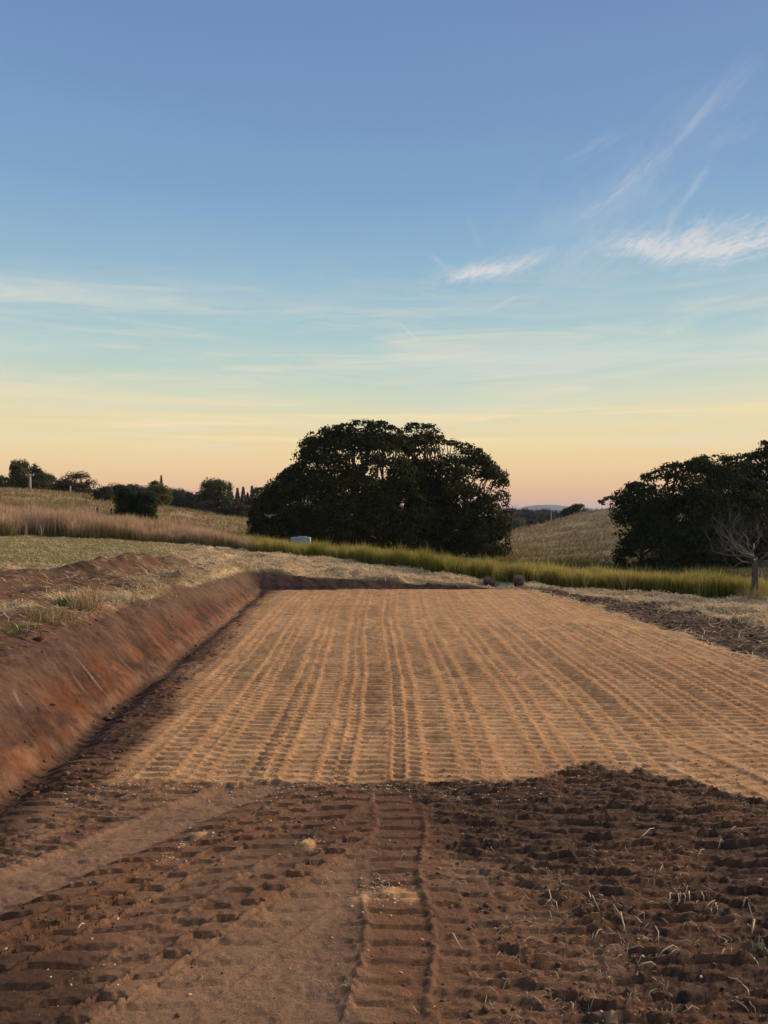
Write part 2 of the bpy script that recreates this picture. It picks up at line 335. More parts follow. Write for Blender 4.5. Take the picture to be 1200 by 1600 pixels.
    if m.any():
        X, Yy = x[m], y[m]
        a = (Yy*1.0 + X*.75); c_ = X*1.0
        h = .022*(fbm(a*8, c_*2.6, 4, 81)-.5) + .050*(fbm(X*6, Yy*5, 6, 85, .68)-.5) + .03*np.maximum(cells(X*7,Yy*6,86)[1]*0+cells(X*7,Yy*6,86)[2]-.6,0) + .07*(fbm(X*2.2, Yy*1.6, 4, 82)-.5) + .022*np.abs(fbm(X*12, Yy*9, 3, 84)-.5) + .010*(fbm(X*35, Yy*35, 3, 83)-.5)
        dz[m] += h*Z['bank'][m]
    # land above the cut: mounds, hollows
    topm = (x < -2.2)*(out > 0)
    up = ss(.5, 1.0, out)
    dz += topm*up*near*.24*(fbm(x*1.1, y*.9, 4, 101)-.5)
    dz += topm*up*(.24*gauss_ridge(x,y,-4.9,12.8,-4.5,16.4,.42)*(.5+fbm(x*2.5,y*2.5,3,102)) + .10*gauss_ridge(x,y,-3.7,14.6,-3.0,16.2,.35)
                   + .12*gauss_ridge(x,y,-7.5,10.6,-5.2,10.0,.35) - .09*gauss_ridge(x,y,-8,11.4,-5.6,11.1,.3) - .07*gauss_ridge(x,y,-4.6,9.3,-4.0,10.8,.3)
                   + .10*gauss_ridge(x,y,-3.4,13.2,-3.0,14.8,.3)+.06*gauss_ridge(x,y,-3.7,10.2,-3.2,11,.35))
    # hay: windrow lumps
    hay = np.maximum(Z['straw'], Z['sp'])*ss(0,.25,np.where(x<-2.2,out,1.0))
    dz += hay*ss(60,25,y)*(.15*(ss(.25,.8,fbm(x*1.3, y*1.7, 4, 111))-.4) + .05*(fbm(x*7, y*7, 4, 112)-.5) + .02*np.abs(fbm(x*18,y*18,3,113)-.5))
    dz += Z['mown']*(.05*(fbm(x*.8, y*2.2, 4, 121)-.5) + .03*(fbm(x*6, y*6, 3, 122)-.5))
    hm = Z['hill']
    dz += hm*ss(30,55,y)*(.9*(fbm(x*.06, y*.06, 4, 131)-.5)*ss(35,80,y) + .30*(fbm(x*.35, y*.35, 3, 132)-.5) + .16*(fbm(x*1.6, y*1.6, 3, 133)-.5))*ss(400,150,y)
    return z+dz
def H1(x, y):
    return float(height(np.array([float(x)]), np.array([float(y)]))[0])
def G(px, D, py=None):                      # point of the ground in column px at distance D
    x = (px-600)/F*D; return Vector((x, D, H1(x, D)))
def at(px, py):                             # where the line of sight through a pixel meets the ground (near ground)
    D = 1.9 + np.arange(3000)*.012; x = (px-600)/F*D; z = EYE-(py-800)/F*D
    h = height(x, D); i = int(np.argmax(h >= z)); return Vector((float(x[i]), float(D[i]), float(h[i])))

# ------------------------------------------------------------------ mesh helpers
def tagit(o, label=None, cat=None, group=None, kind=None):
    for k, v in (('label',label),('category',cat),('group',group),('kind',kind)):
        if v: o[k] = v
    return o
def mk(name, V, Fc, mat, parent=None, col=None, smooth=False, attrs=None):
    """V (n,3); Fc (m,3|4) int array"""
    V = np.asarray(V, np.float32); Fc = np.asarray(Fc, np.int32)
    me = bpy.data.meshes.new(name); n, k = Fc.shape
    me.vertices.add(len(V)); me.vertices.foreach_set('co', V.ravel())
    me.loops.add(n*k); me.loops.foreach_set('vertex_index', Fc.ravel())
    me.polygons.add(n); me.polygons.foreach_set('loop_start', np.arange(0, n*k, k, dtype=np.int32))
    me.polygons.foreach_set('loop_total', np.full(n, k, np.int32))
    if smooth: me.polygons.foreach_set('use_smooth', np.ones(n, bool))
    me.update(calc_edges=True)
    if col is not None:
        a = me.color_attributes.new('tint', 'FLOAT_COLOR', 'POINT')
        c = np.ones((len(V),4), np.float32); c[:,:3] = col; a.data.foreach_set('color', c.ravel())
    for nm, v in (attrs or {}).items():
        a = me.attributes.new(nm, 'FLOAT', 'POINT'); a.data.foreach_set('value', np.asarray(v, np.float32))
    me.materials.append(mat)
    o = bpy.data.objects.new(name, me); C.objects.link(o)
    if parent: o.parent = parent
    return o
def empty(name, loc, label, cat, group=None):
    o = bpy.data.objects.new(name, None); C.objects.link(o); o.location = loc; return tagit(o, label, cat, group)

def surf_mat(name, rough=.9, fine=80.0, var=.25, bump=.3, bdist=.01, spec=.2, trans=0.0, attr=True, color=(.5,.5,.5,1), extra=None):
    m = bpy.data.materials.new(name); m.use_nodes = True; t = NT(m.node_tree)
    tc = t.new('ShaderNodeTexCoord'); co = tc.outputs['Object']
    if attr: a = t.new('ShaderNodeAttribute', attribute_name='tint'); base = a.outputs['Color']
    else: base = color
    n = t.noise(co, fine, 6, .65); n2 = t.noise(co, fine*.22, 5, .6)
    v = t.rng(t.math('ADD', t.math('MULTIPLY', n, .6), t.math('MULTIPLY', n2, .4)), .32, .68, 1-var, 1+var, False)
    vm = t.new('ShaderNodeVectorMath', operation='SCALE'); t.put(vm.inputs[0], base); t.put(vm.inputs['Scale'], v)
    bs = t.new('ShaderNodeBsdfPrincipled'); t.put(bs.inputs['Base Color'], vm.outputs[0]); bs.inputs['Roughness'].default_value = rough
    bs.inputs['Specular IOR Level'].default_value = spec
    if bump:
        b = t.new('ShaderNodeBump'); b.inputs['Strength'].default_value = bump; b.inputs['Distance'].default_value = bdist
        t.put(b.inputs['Height'], n); t.put(bs.inputs['Normal'], b.outputs[0])
    out = t.new('ShaderNodeOutputMaterial'); last = bs.outputs[0]
    if trans:
        tr = t.new('ShaderNodeBsdfTranslucent'); t.put(tr.inputs[0], vm.outputs[0])
        mx = t.new('ShaderNodeMixShader'); mx.inputs[0].default_value = trans; t.l.new(last, mx.inputs[1]); t.l.new(tr.outputs[0], mx.inputs[2]); last = mx.outputs[0]
    t.l.new(last, out.inputs[0]); return m

# ground material: tint per place, grain by kind of ground
gm = bpy.data.materials.new('ground'); gm.use_nodes = True; t = NT(gm.node_tree)
tcn = t.new('ShaderNodeTexCoord'); co = tcn.outputs['Object']
tint = t.new('ShaderNodeAttribute', attribute_name='tint').outputs['Color']
fib = t.new('ShaderNodeAttribute', attribute_name='fibre').outputs['Fac']
mp = t.new('ShaderNodeMapping'); t.l.new(co, mp.inputs[0]); mp.inputs['Rotation'].default_value = (0,0,R(25)); mp.inputs['Scale'].default_value = (1, .22, 1)
mp2 = t.new('ShaderNodeMapping'); t.l.new(co, mp2.inputs[0]); mp2.inputs['Rotation'].default_value = (0,0,R(-50)); mp2.inputs['Scale'].default_value = (1, .2, 1)
g1 = t.noise(co, 95, 6, .75); g2 = t.noise(co, 22, 8, .72); g3 = t.noise(co, 3.0, 5, .6)
f1 = t.noise(mp.outputs[0], 60, 5, .65, 1.2); f2 = t.noise(mp2.outputs[0], 48, 5, .65, 1.2)
grain = t.math('ADD', t.math('MULTIPLY', g1, .5), t.math('MULTIPLY', g2, .5))
fibn = t.math('MAXIMUM', f1, f2)
vs = t.rng(grain, .36, .64, .66, 1.34, False); vf = t.rng(fibn, .40, .72, .62, 1.30, False)
vmix = t.math('ADD', t.math('MULTIPLY', vs, t.math('SUBTRACT', 1.0, fib)), t.math('MULTIPLY', vf, fib))
vmix = t.math('MULTIPLY', vmix, t.rng(g3, .3, .7, .90, 1.10, False))
vm = t.new('ShaderNodeVectorMath', operation='SCALE'); t.put(vm.inputs[0], tint); t.put(vm.inputs['Scale'], vmix)
bs = t.new('ShaderNodeBsdfPrincipled'); t.put(bs.inputs['Base Color'], vm.outputs[0]); bs.inputs['Roughness'].default_value = .92; bs.inputs['Specular IOR Level'].default_value = .15
bm_ = t.new('ShaderNodeBump'); bm_.inputs['Strength'].default_value = .9; bm_.inputs['Distance'].default_value = .016
t.put(bm_.inputs['Height'], t.math('ADD', t.math('MULTIPLY', grain, 1.0), t.math('MULTIPLY', t.math('MULTIPLY', fibn, fib), 1.5)))
t.put(bs.inputs['Normal'], bm_.outputs[0])
om = t.new('ShaderNodeOutputMaterial'); t.l.new(bs.outputs[0], om.inputs[0])

leaf_m = surf_mat('foliage', .85, 3.0, .35, 0, trans=.15, spec=.06)
grass_m = surf_mat('grass_blades', .75, 8.0, .25, 0, trans=.30, spec=.1)
hay_m = surf_mat('hay', .8, 30.0, .2, 0, trans=.12, spec=.15)
bark_m = surf_mat('bark', .9, 14.0, .4, .6, .02)
clod_m = surf_mat('clods', .92, 120.0, .3, .5, .004)

# ------------------------------------------------------------------ ground sheet
ys = [0.35]
while ys[-1] < 8500:
    y = ys[-1]
    st = .035 if y < 1.9 else .0115 if y < 5 else .0135 if y < 8 else .017 if y < 11 else .023 if y < 16.4 else min(max(.024+(y-16.4)*.012, .03), y*.03) if y < 150 else y*.06
    ys.append(y+st)
ys = np.array(ys)
sd = np.arange(0, .5, .0021); so = [sd[-1]+.004]
while so[-1] < 2.0: so.append(so[-1]+(so[-1]-.5)*.08+.004)
sp_ = np.r_[sd, so]; s_ = np.r_[-sp_[::-1][:-1], sp_]
YY, SS = np.meshgrid(ys, s_, indexing='ij'); XX = SS*(YY+1.0)
nr, nc = XX.shape
xf, yf = XX.ravel(), YY.ravel()
Z = zones(xf, yf); zf = height(xf, yf, Z)
def col3(*c): return np.array(c, float)[None,:]
def lerp(a, b, t): return a*(1-t[:,None]) + b*t[:,None]
n1, n2, n3 = Z['n1'], Z['n2'], Z['n3']
a1 = fbm(xf*2.3, yf*2.3, 5, 201); a2 = fbm(xf*.8, yf*.5, 4, 202); a3 = fbm(xf*14, yf*14, 3, 203); a4 = fbm(xf*.12, yf*.12, 4, 204)
clay_c = lerp(col3(.45,.225,.085), col3(.56,.31,.135), ss(.35,.65,a3)); clay_c = lerp(clay_c, col3(.34,.155,.060), .45*ss(.48,.70,a2))
_xx = xf+.05*(fbm(xf*.7, yf*.6, 2, 49)-.5)+0.05*np.sin(yf*.55+1)+.04*np.sin(xf*1.7+yf*.2)
_k1, _r1, _r2, _bed, _saw, _amp, _cr = strips(_xx, yf, .152, 4)
clay_c = lerp(clay_c, col3(.33,.190,.082), .12*_bed*ss(.2,.9,_r2)*(1-.6*_saw)*ss(.35,.6,fbm(xf*2,yf*1.2,3,233)))
clay_c = lerp(clay_c, col3(.50,.25,.10), .5*(1-_bed)); clay_c = lerp(clay_c, col3(.50,.36,.22), .35*_bed*_saw)
soil_c = lerp(col3(.175,.088,.044), col3(.255,.142,.076), ss(.35,.7,a1)); soil_c = lerp(soil_c, col3(.080,.042,.024), .9*ss(.45,.62,a2+.14*ss(.3,1.2,xf)*(yf<5)))
soil_c = lerp(soil_c, col3(.19,.085,.040), .5*ss(.52,.72,fbm(xf*1.7+9,yf*1.7,4,209)))
wB = xf+.65*(4.6-yf)+.1*(fbm(xf*2,yf*2,3,77)-.5)
smb = np.maximum(ss(-1.0,-.85,wB)*ss(-.48,-.6,wB), ss(.40,.62,wB)*ss(4.4,3.8,yf))*ss(.05,-.2,xf)*(yf<4.7)
soil_c = lerp(soil_c, col3(.29,.165,.090), smb*.7)
topl = ((Z['out']>.05)&(xf<-2)).astype(float)
soil_c = lerp(soil_c, col3(.085,.050,.032), .75*((xf>2.6)&(yf>5)).astype(float)); soil_c = lerp(soil_c, col3(.150,.078,.042), topl*.7)
st_a = .6*fbm((yf+xf*.75)*5, xf*2.0, 5, 210)+.4*fbm(xf*9,yf*7,4,212); st_b = fbm((yf+xf*.75)*16, xf*1.6, 3, 211)
hb = np.clip(Z['out']*.82/np.maximum(Z['N'],.1),0,1)
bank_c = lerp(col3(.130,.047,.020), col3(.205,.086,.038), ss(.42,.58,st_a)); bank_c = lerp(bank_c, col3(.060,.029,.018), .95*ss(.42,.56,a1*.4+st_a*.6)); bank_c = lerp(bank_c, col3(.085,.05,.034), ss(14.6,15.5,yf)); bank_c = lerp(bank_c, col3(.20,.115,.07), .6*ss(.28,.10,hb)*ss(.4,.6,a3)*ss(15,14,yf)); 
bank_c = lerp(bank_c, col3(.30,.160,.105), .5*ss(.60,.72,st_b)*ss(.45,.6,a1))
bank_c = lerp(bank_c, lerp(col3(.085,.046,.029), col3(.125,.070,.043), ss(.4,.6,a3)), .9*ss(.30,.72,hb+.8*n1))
bank_c = lerp(bank_c, col3(.46,.36,.34), .55*ss(.66,.72,st_b)*ss(.52,.62,a1)*ss(.15,.3,hb)*ss(.9,.6,hb)*ss(7.5,6.5,yf))
straw_c = lerp(col3(.54,.365,.175), col3(.68,.49,.25), ss(.35,.65,a1)); straw_c = lerp(straw_c, col3(.26,.165,.085), .7*ss(.52,.7,a2*.5+a3*.5))
mown_c = lerp(col3(.215,.170,.055), col3(.36,.265,.105), ss(.35,.65,fbm(xf*.7,yf*2.6,4,220))); mown_c = lerp(mown_c, col3(.36,.28,.16), .5*ss(.55,.7,a1))
hill_c = lerp(col3(.26,.175,.080), col3(.38,.27,.13), ss(.35,.65,fbm(xf*.35,yf*.14,5,221))); hill_c = lerp(hill_c, col3(.17,.125,.055), .6*ss(.42,.62,a4+.12*(fbm(xf*.9,yf*.9,3,222)-.5)))
gul = ss(.2,-1.0,zf)*ss(60,40,yf); hill_c = lerp(hill_c, col3(.08,.085,.03), .8*gul)
hill_c = hill_c*.88; hill_c = lerp(hill_c, col3(.06,.07,.035), ss(180,400,yf))
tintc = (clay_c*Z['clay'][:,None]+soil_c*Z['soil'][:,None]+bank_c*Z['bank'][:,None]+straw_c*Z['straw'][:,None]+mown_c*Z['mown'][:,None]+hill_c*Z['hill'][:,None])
tot = (Z['clay']+Z['soil']+Z['bank']+Z['straw']+Z['mown']+Z['hill']); _lo = tot < .02; tintc = np.where(_lo[:,None], soil_c, tintc); tot = np.where(_lo, 1, tot)
tintc = tintc/np.maximum(tot,.01)[:,None]
tintc = lerp(tintc, straw_c*.85, Z['sp']*.75)
# hay chaff scattered over the raw soil
chaff = ss(.66,.74,fbm(xf*9,yf*9,3,230))*Z['soil']*np.maximum(topl*.6, (xf>3)*.5); tintc = lerp(tintc, straw_c, chaff*.6)
for cx_, cy_, rr in ((600,1397,.10),(482,1322,.055),(310,1306,.055),(287,1324,.04),(957,1590,.035)):   # spilled clay
    p_ = at(cx_, cy_); q = np.hypot(xf-p_.x, (yf-p_.y))/rr + 1.1*n2*2
    zf = zf + .012*ss(1.1,.2,q)*(q<2); tintc = lerp(tintc, clay_c*1.1, .85*ss(1.1,.6,q)*(np.hypot(xf-p_.x,yf-p_.y)<rr*2))
fibre = np.clip(np.maximum(Z['straw'],Z['sp'])+Z['mown']*.7+Z['hill']*.4, 0, 1)
V = np.stack([xf, yf, zf], -1)
idx = np.arange(nr*nc).reshape(nr, nc)
Q = np.stack([idx[:-1,:-1], idx[:-1,1:], idx[1:,1:], idx[1:,:-1]], -1).reshape(-1, 4)
names = ['clay_pad','bare_soil','cut_bank','cut_hay_ground','mown_field','hillside']
zs = np.stack([Z[k] for k in ('clay','soil','bank','straw','mown','hill')], -1)
zid = np.argmax(zs[Q[:,0]], -1)
# shared normals so that the pieces meet without a seam
dXu = np.gradient(V.reshape(nr,nc,3), axis=1); dXv = np.gradient(V.reshape(nr,nc,3), axis=0)
NN = np.cross(dXu, dXv).reshape(-1,3); NN /= np.linalg.norm(NN, axis=1)[:,None]
for i, nm in enumerate(names):
    q = Q[zid == i]
    if not len(q): continue
    u, inv = np.unique(q.ravel(), return_inverse=True)
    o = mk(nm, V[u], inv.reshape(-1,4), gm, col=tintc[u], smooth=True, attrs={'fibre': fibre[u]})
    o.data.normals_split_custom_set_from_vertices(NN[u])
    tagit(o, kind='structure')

# ------------------------------------------------------------------ grass, hay, crumbs (what nobody could count)
def blades(name, x, y, h, wd, lean, cb, ct, mat, flat=0.0, parent=None, origin=(0,0,0), seg=True):
    n = len(x); z = height(x, y)-.01
    th = rng.uniform(0, 6.283, n); wv = np.stack([np.cos(th), np.sin(th), np.zeros(n)], -1)*wd[:,None]*.5
    la = rng.uniform(0, 6.283, n); ld = np.stack([np.cos(la), np.sin(la), np.zeros(n)], -1)*(lean*h)[:,None]
    b = np.stack([x, y, z], -1)-np.array(origin)
    up = np.stack([np.zeros(n), np.zeros(n), h*(1-flat)], -1)
    mid = b+up*.55+ld*.35; tip = b+up*(1.0-.25*np.minimum(lean,1))[:,None]+ld
    if not seg:
        V = np.stack([b-wv, b+wv, tip], 1).reshape(-1,3); T = np.arange(n*3).reshape(-1,3)
        return mk(name, V, T, mat, parent=parent, col=np.stack([cb, cb, ct], 1).reshape(-1,3))
    V = np.stack([b-wv, b+wv, mid+wv*.7, mid-wv*.7, tip], 1).reshape(-1,3)
    k = np.arange(n)[:,None]*5
    T = np.concatenate([k+np.array([[0,1,2]]), k+np.array([[0,2,3]]), k+np.array([[3,2,4]])], 1).reshape(-1,3)
    col = np.stack([cb, cb, (cb+ct)/2, (cb+ct)/2, ct], 1).reshape(-1,3)
    return mk(name, V, T, mat, parent=parent, col=col)
def vary(c, n, s=.2):
    c = np.array(c)[None,:]*np.ones((n,1)); return c*(1+rng.uniform(-s, s, (n,1)))*(1+rng.uniform(-s*.3, s*.3, (n,3)))

# tall green grass in front of the big trees
n = 95000
px = rng.uniform(330, 1420, n); px = np.where(rng.random(n) < .12, rng.uniform(370, 1200, n), px)
bd = np.interp(px, BPX, BD); dep = rng.power(.8, n)*np.interp(px, [330,600,1000,1400],[5,4.5,4.5,5])
D = bd+.15+dep+.5*(fbm(px*.03, px*0, 3, 301)-.5)+.25*(fbm(px*.25,px*0,2,302)-.5); x = (px-600)/F*D
clump = fbm(x*1.8, D*1.8, 3, 303)
keep = (clump > .36)&(px < 1145+rng.normal(0,12,n)+(D-14)*30) & (px > 375+rng.normal(0,10,n)); x, D, px, clump = x[keep], D[keep], px[keep], clump[keep]; n = len(x)
h = (.22+.42*clump+rng.uniform(-.05,.07,n))*np.interp(px,[380,600,1000,1200],[1.05,1,.92,.8]); yel = ss(.35,.65,fbm(x*.5,D*.9,3,304)+rng.uniform(-.15,.15,n))
cb = vary((.13,.145,.028), n); ct = lerp(vary((.33,.29,.052), n,.35), vary((.56,.42,.11), n,.3), yel); clump = fbm(x*1.1, D*2.0, 4, 305)
h = h*np.where(rng.random(n)<.03,1.3,1)*(.8+.5*fbm(x*5,D*5,2,306)); dry = rng.random(n) < .13; ct[dry] = vary((.42,.33,.17), dry.sum()); cb[dry] = vary((.25,.2,.09), dry.sum())
tagit(blades('tall_green_grass', x, D, h, np.full(n,.016), rng.uniform(.05,.45,n), cb, ct, grass_m), 'band of tall yellow green grass in front of the big dark trees', 'grass', kind='stuff')
# pink seeding grass, left
n = 42000
px = rng.uniform(-260, 400, n); bd = np.interp(px, BPX, BD); D = bd+.2+rng.power(.9,n)*np.interp(px,[-260,300,400],[10,7,3])+.6*(fbm(px*.02,px*0,3,311)-.5); x = (px-600)/F*D
cl = fbm(x*.9, D*.9, 3, 312); keep = cl > .30; x, D, px, cl = x[keep], D[keep], px[keep], cl[keep]; n = len(x)
h = (.50+.95*(fbm(x*1.3,D*1.3,3,315)-.25)+.3*(cl-.3))*np.interp(px,[-260,0,200,330,400],[1.15,1.1,.85,.7,.5])*rng.uniform(.75,1.15,n)
pk = ss(.3,.6,fbm(x*.35,D*.5,3,313)+rng.uniform(-.15,.15,n))
cb = lerp(vary((.10,.115,.03),n), vary((.20,.15,.07),n), rng.random(n)); ct = lerp(vary((.42,.29,.14),n,.3), vary((.47,.29,.205),n,.3), pk); dkc = .6+.8*fbm(x*2.5,D*2.5,3,314); ct = ct*dkc[:,None]*1.25; cb = cb*1.5
tagit(blades('pink_seeding_grass', x, D, h, np.full(n,.028), rng.uniform(.05,.4,n), cb, ct, grass_m), 'tall pinkish seeding grass along the foot of the left hillside', 'grass', kind='stuff')
# hillside grass
n = 100000
px = rng.uniform(-200, 1400, n); D = 24*(150/24)**rng.random(n); x = (px-600)/F*D
ok = (D > np.interp(px, BPX, BD)+3.5); x, D, px = x[ok], D[ok], px[ok]; cl = fbm(x*.45, D*.45, 3, 321); ok = cl > .40; x, D, px, cl = x[ok], D[ok], px[ok], cl[ok]; n = len(x)
hh_ = height(x, D); gl = ss(-.2,-1.3,hh_)*ss(70,45,D)
h = rng.uniform(.22,.5,n)*(.7+cl); g = ss(.42,.6,fbm(x*.12,D*.12,4,204)+rng.uniform(-.08,.08,n))
ct = lerp(vary((.44,.31,.155),n), vary((.28,.215,.085),n), g); cb = vary((.20,.145,.065),n); ct = lerp(ct, vary((.12,.13,.04),n), gl*.85); cb = lerp(cb, vary((.06,.07,.02),n), gl*.8)
tagit(blades('hillside_grass', x, D, h, .015+.0011*D, rng.uniform(.2,.9,n), cb, ct, grass_m, seg=False), 'dry rough grass covering the hillsides behind', 'grass', kind='stuff')
# lying hay
n = 230000
px = rng.uniform(-150, 1420, n); D = 6.5*(30/6.5)**rng.random(n); x = (px-600)/F*D
Zs = zones(x, D); pr = np.maximum(Zs['straw'], Zs['sp']*.9)+.035*Zs['soil']*((x>3)|(Zs['out']>.1)) + .25*Zs['mown']
ok = (rng.random(n) < pr*.62)&(Zs['bank'] < .08)&((x > -2)|(Zs['out'] > .35+.15*rng.random(n))|(D > 15.9)); x, D = x[ok], D[ok]; n = len(x); z = height(x, D)+.004
th = rng.normal(.3, .9, n)+3.14*(rng.random(n)<.5); L = rng.uniform(.07,.26,n); d = np.stack([np.cos(th), np.sin(th), np.zeros(n)], -1)
pz = np.stack([-np.sin(th), np.cos(th), np.zeros(n)], -1)*(.0018+.00030*D)[:,None]
b = np.stack([x,D,z],-1); lift = rng.uniform(.0,.045,n)
m_ = b+d*(L*.5)[:,None]+pz*rng.normal(0,3,n)[:,None]; m_[:,2] = height(m_[:,0],m_[:,1])+.006+lift
e_ = b+d*L[:,None]; e_[:,2] = height(e_[:,0],e_[:,1])+.004+lift*rng.uniform(0,1.4,n)
V = np.stack([b-pz,b+pz,m_+pz,m_-pz,e_+pz*.5,e_-pz*.5],1).reshape(-1,3); k = np.arange(n)[:,None]*6
Qd = np.concatenate([k+np.array([[0,1,2,3]]), k+np.array([[3,2,4,5]])],1).reshape(-1,4)
cc = lerp(vary((.50,.36,.195),n,.25), vary((.74,.55,.29),n,.15), rng.random(n)); cc = np.repeat(cc, 6, 0)
tagit(mk('cut_hay', V, Qd, hay_m, col=cc), 'pale cut hay lying loose over the ground around the pad', 'hay', kind='stuff')
# short stubble of the mown field
n = 60000
px = rng.uniform(-200, 420, n); D = 10*(31/10)**rng.random(n); x = (px-600)/F*D; Zs = zones(x, D)
ok = rng.random(n) < (Zs['mown']+.35*Zs['sp']+.25*Zs['straw']); x, D = x[ok], D[ok]; n = len(x)
tagit(blades('field_stubble', x, D, rng.uniform(.03,.085,n), .006+.0006*D, rng.uniform(.3,1.4,n), vary((.17,.14,.045),n), lerp(vary((.28,.24,.08),n), vary((.48,.37,.18),n), rng.random(n)), grass_m, seg=False), 'short mown stubble on the flat field at left', 'grass', kind='stuff')

# straw bits on the dark foreground soil
n = 2600; D = 1.95*(4.7/1.95)**rng.random(n); x = rng.uniform(-.1,.62,n)*D; cl = fbm(x*1.7, D*1.7, 3, 331)+.10*ss(.3,1.0,x); ok = (cl > .50)&(zones(x,D)['soil']>.5); x, D = x[ok], D[ok]; n = len(x)
th = rng.uniform(0,3.14,n); L = .01+.045*rng.random(n)**2; d = np.stack([np.cos(th),np.sin(th),np.zeros(n)],-1); pz = np.stack([-np.sin(th),np.cos(th),np.zeros(n)],-1)*.0011
b = np.stack([x,D,height(x,D)+.002],-1); e_ = b+d*L[:,None]; e_[:,2] = height(e_[:,0],e_[:,1])+.003+.012*rng.random(n)**2; m_ = (b+e_)/2+pz*rng.normal(0,2.5,n)[:,None]+np.array([0,0,.004])
V = np.stack([b-pz,b+pz,m_+pz,m_-pz,e_+pz*.5,e_-pz*.5],1).reshape(-1,3); k = np.arange(n)[:,None]*6
Qd = np.concatenate([k+np.array([[0,1,2,3]]), k+np.array([[3,2,4,5]])],1).reshape(-1,4)
tagit(mk('straw_bits', V, Qd, hay_m, col=np.repeat(vary((.46,.34,.20),n,.35),6,0)), 'tiny broken bits of straw littering the dark foreground soil', 'straw', kind='stuff')

# crumbs: soil clods and clay crumbs
t_ = (1+5**.5)/2
ICO = np.array([(-1,t_,0),(1,t_,0),(-1,-t_,0),(1,-t_,0),(0,-1,t_),(0,1,t_),(0,-1,-t_),(0,1,-t_),(t_,0,-1),(t_,0,1),(-t_,0,-1),(-t_,0,1)])/1.9
ICF = np.array([(0,11,5),(0,5,1),(0,1,7),(0,7,10),(0,10,11),(1,5,9),(5,11,4),(11,10,2),(10,7,6),(7,1,8),(3,9,4),(3,4,2),(3,2,6),(3,6,8),(3,8,9),(4,9,5),(2,4,11),(6,2,10),(8,6,7),(9,8,1)])
def lumps(name, x, y, s, col, mat, label, cat):
    n = len(x); z = height(x, y)
    sc3 = s[:,None]*np.stack([rng.uniform(.6,1.5,n), rng.uniform(.6,1.3,n), rng.uniform(.3,.7,n)], -1)
    V = ICO[None]*sc3[:,None]*(1+rng.uniform(-.42,.35,(n,12,1))); a = rng.uniform(0,6.28,n); ca, sa = np.cos(a)[:,None], np.sin(a)[:,None]
    V = np.stack([V[...,0]*ca-V[...,1]*sa, V[...,0]*sa+V[...,1]*ca, V[...,2]], -1) + np.stack([x,y,z+s*.15],-1)[:,None]
    Fc = (np.arange(n)[:,None,None]*12+ICF[None]).reshape(-1,3)
    return tagit(mk(name, V.reshape(-1,3), Fc, mat, col=np.repeat(col,12,0)), label, cat, kind='stuff')
n = 15000; D = 1.9*(4.8/1.9)**rng.random(n); x = rng.uniform(-.62,.68,n)*D
Zs = zones(x, D); wb = x+.65*(4.6-D); smx = np.maximum((wb>-.95)&(wb<-.5), wb>.12)*(x<-.05)
dens = fbm(x*3, D*3, 3, 401)+.15*(x>.1)
ok = (Zs['soil']>.5)&(rng.random(n) < np.where(smx,.06,1)*ss(.38,.68,dens)); x, D = x[ok], D[ok]; n = len(x)
lumps('soil_clods', x, D, .002+.011*rng.power(.40,n)**4.0, lerp(vary((.115,.062,.037),n,.3), vary((.20,.115,.06),n,.2), (rng.random(n)<.25)*1.0), clod_m, 'crumbs and clods of dark brown soil between the track marks', 'soil')
n = 9000; y0 = rng.uniform(6.5,16,n); x = rng.uniform(3.0,6.2,n); Zs = zones(x, y0); ok = Zs['soil']>.4; x, D = x[ok], y0[ok]; n = len(x)
x2 = np.r_[rng.uniform(-9,-2.9,5000), rng.uniform(-3.2,-1.7,6000)]; D2 = rng.uniform(3.4,15.5,11000); Zs = zones(x2, D2); ok = ((Zs['soil']>.5)|((Zs['bank']>.3)&(rng.random(11000)<.22)))&(fbm(x2*2,D2*2,3,409)>.45); x = np.r_[x, x2[ok]]; D = np.r_[D, D2[ok]]; n = len(x)
lumps('rough_clods', x, D, (.006+.035*rng.power(.5,n)**3)*np.where(x<0,.62,1), vary((.155,.078,.042),n,.35), clod_m, 'rough dark clods beside the pad and above the bank', 'soil')
n = 22000; D = 4.3*(9/4.3)**rng.random(n); x = rng.uniform(-.55,.62,n)*D; Zs = zones(x, D)
q = (x+.05*np.sin(D*.55+1))/.165; e_ = np.minimum(q-np.floor(q),1-(q-np.floor(q)))
ok = (Zs['clay']>.35)&(rng.random(n) < .25+.75*(D<4.9)); x, D = x[ok], D[ok]; n = len(x)
lumps('clay_crumbs', x, D, .0025+.007*rng.power(.5,n)**2.5, lerp(vary((.46,.25,.10),n,.2), vary((.62,.42,.24),n,.15), (rng.random(n)<.3)*1.0), clod_m, 'loose crumbs of yellow clay along the near edge of the pad', 'clay')
# spilled clay crumbs on the dark soil
xs, ys2 = [], []
for cx_, cy_, rr, k in ((600,1395,.07,260),(482,1322,.04,90),(311,1305,.035,80),(287,1324,.03,60),(262,1337,.03,40),(957,1590,.03,60)):
    p_ = at(cx_, cy_); xs += list(rng.normal(p_.x, rr, k)); ys2 += list(rng.normal(p_.y, rr*1.0, k))
n = 2200; x_ = rng.uniform(-1.8,2.4,n); xs += list(x_); ys2 += list(np.interp(x_,CFX,CFY)-.02-.30*rng.random(n)**2.2)
n = 500; D = rng.uniform(2,4.4,n); xs += list(rng.uniform(-.5,.5,n)*D); ys2 += list(D)
x = np.array(xs); D = np.array(ys2); n = len(x)
lumps('clay_spill', x, D, .002+.006*rng.power(.5,n)**2, lerp(vary((.50,.30,.14),n,.2), vary((.66,.50,.33),n,.15), rng.random(n)), clod_m, 'small spills of pale clay on the dark soil', 'clay')

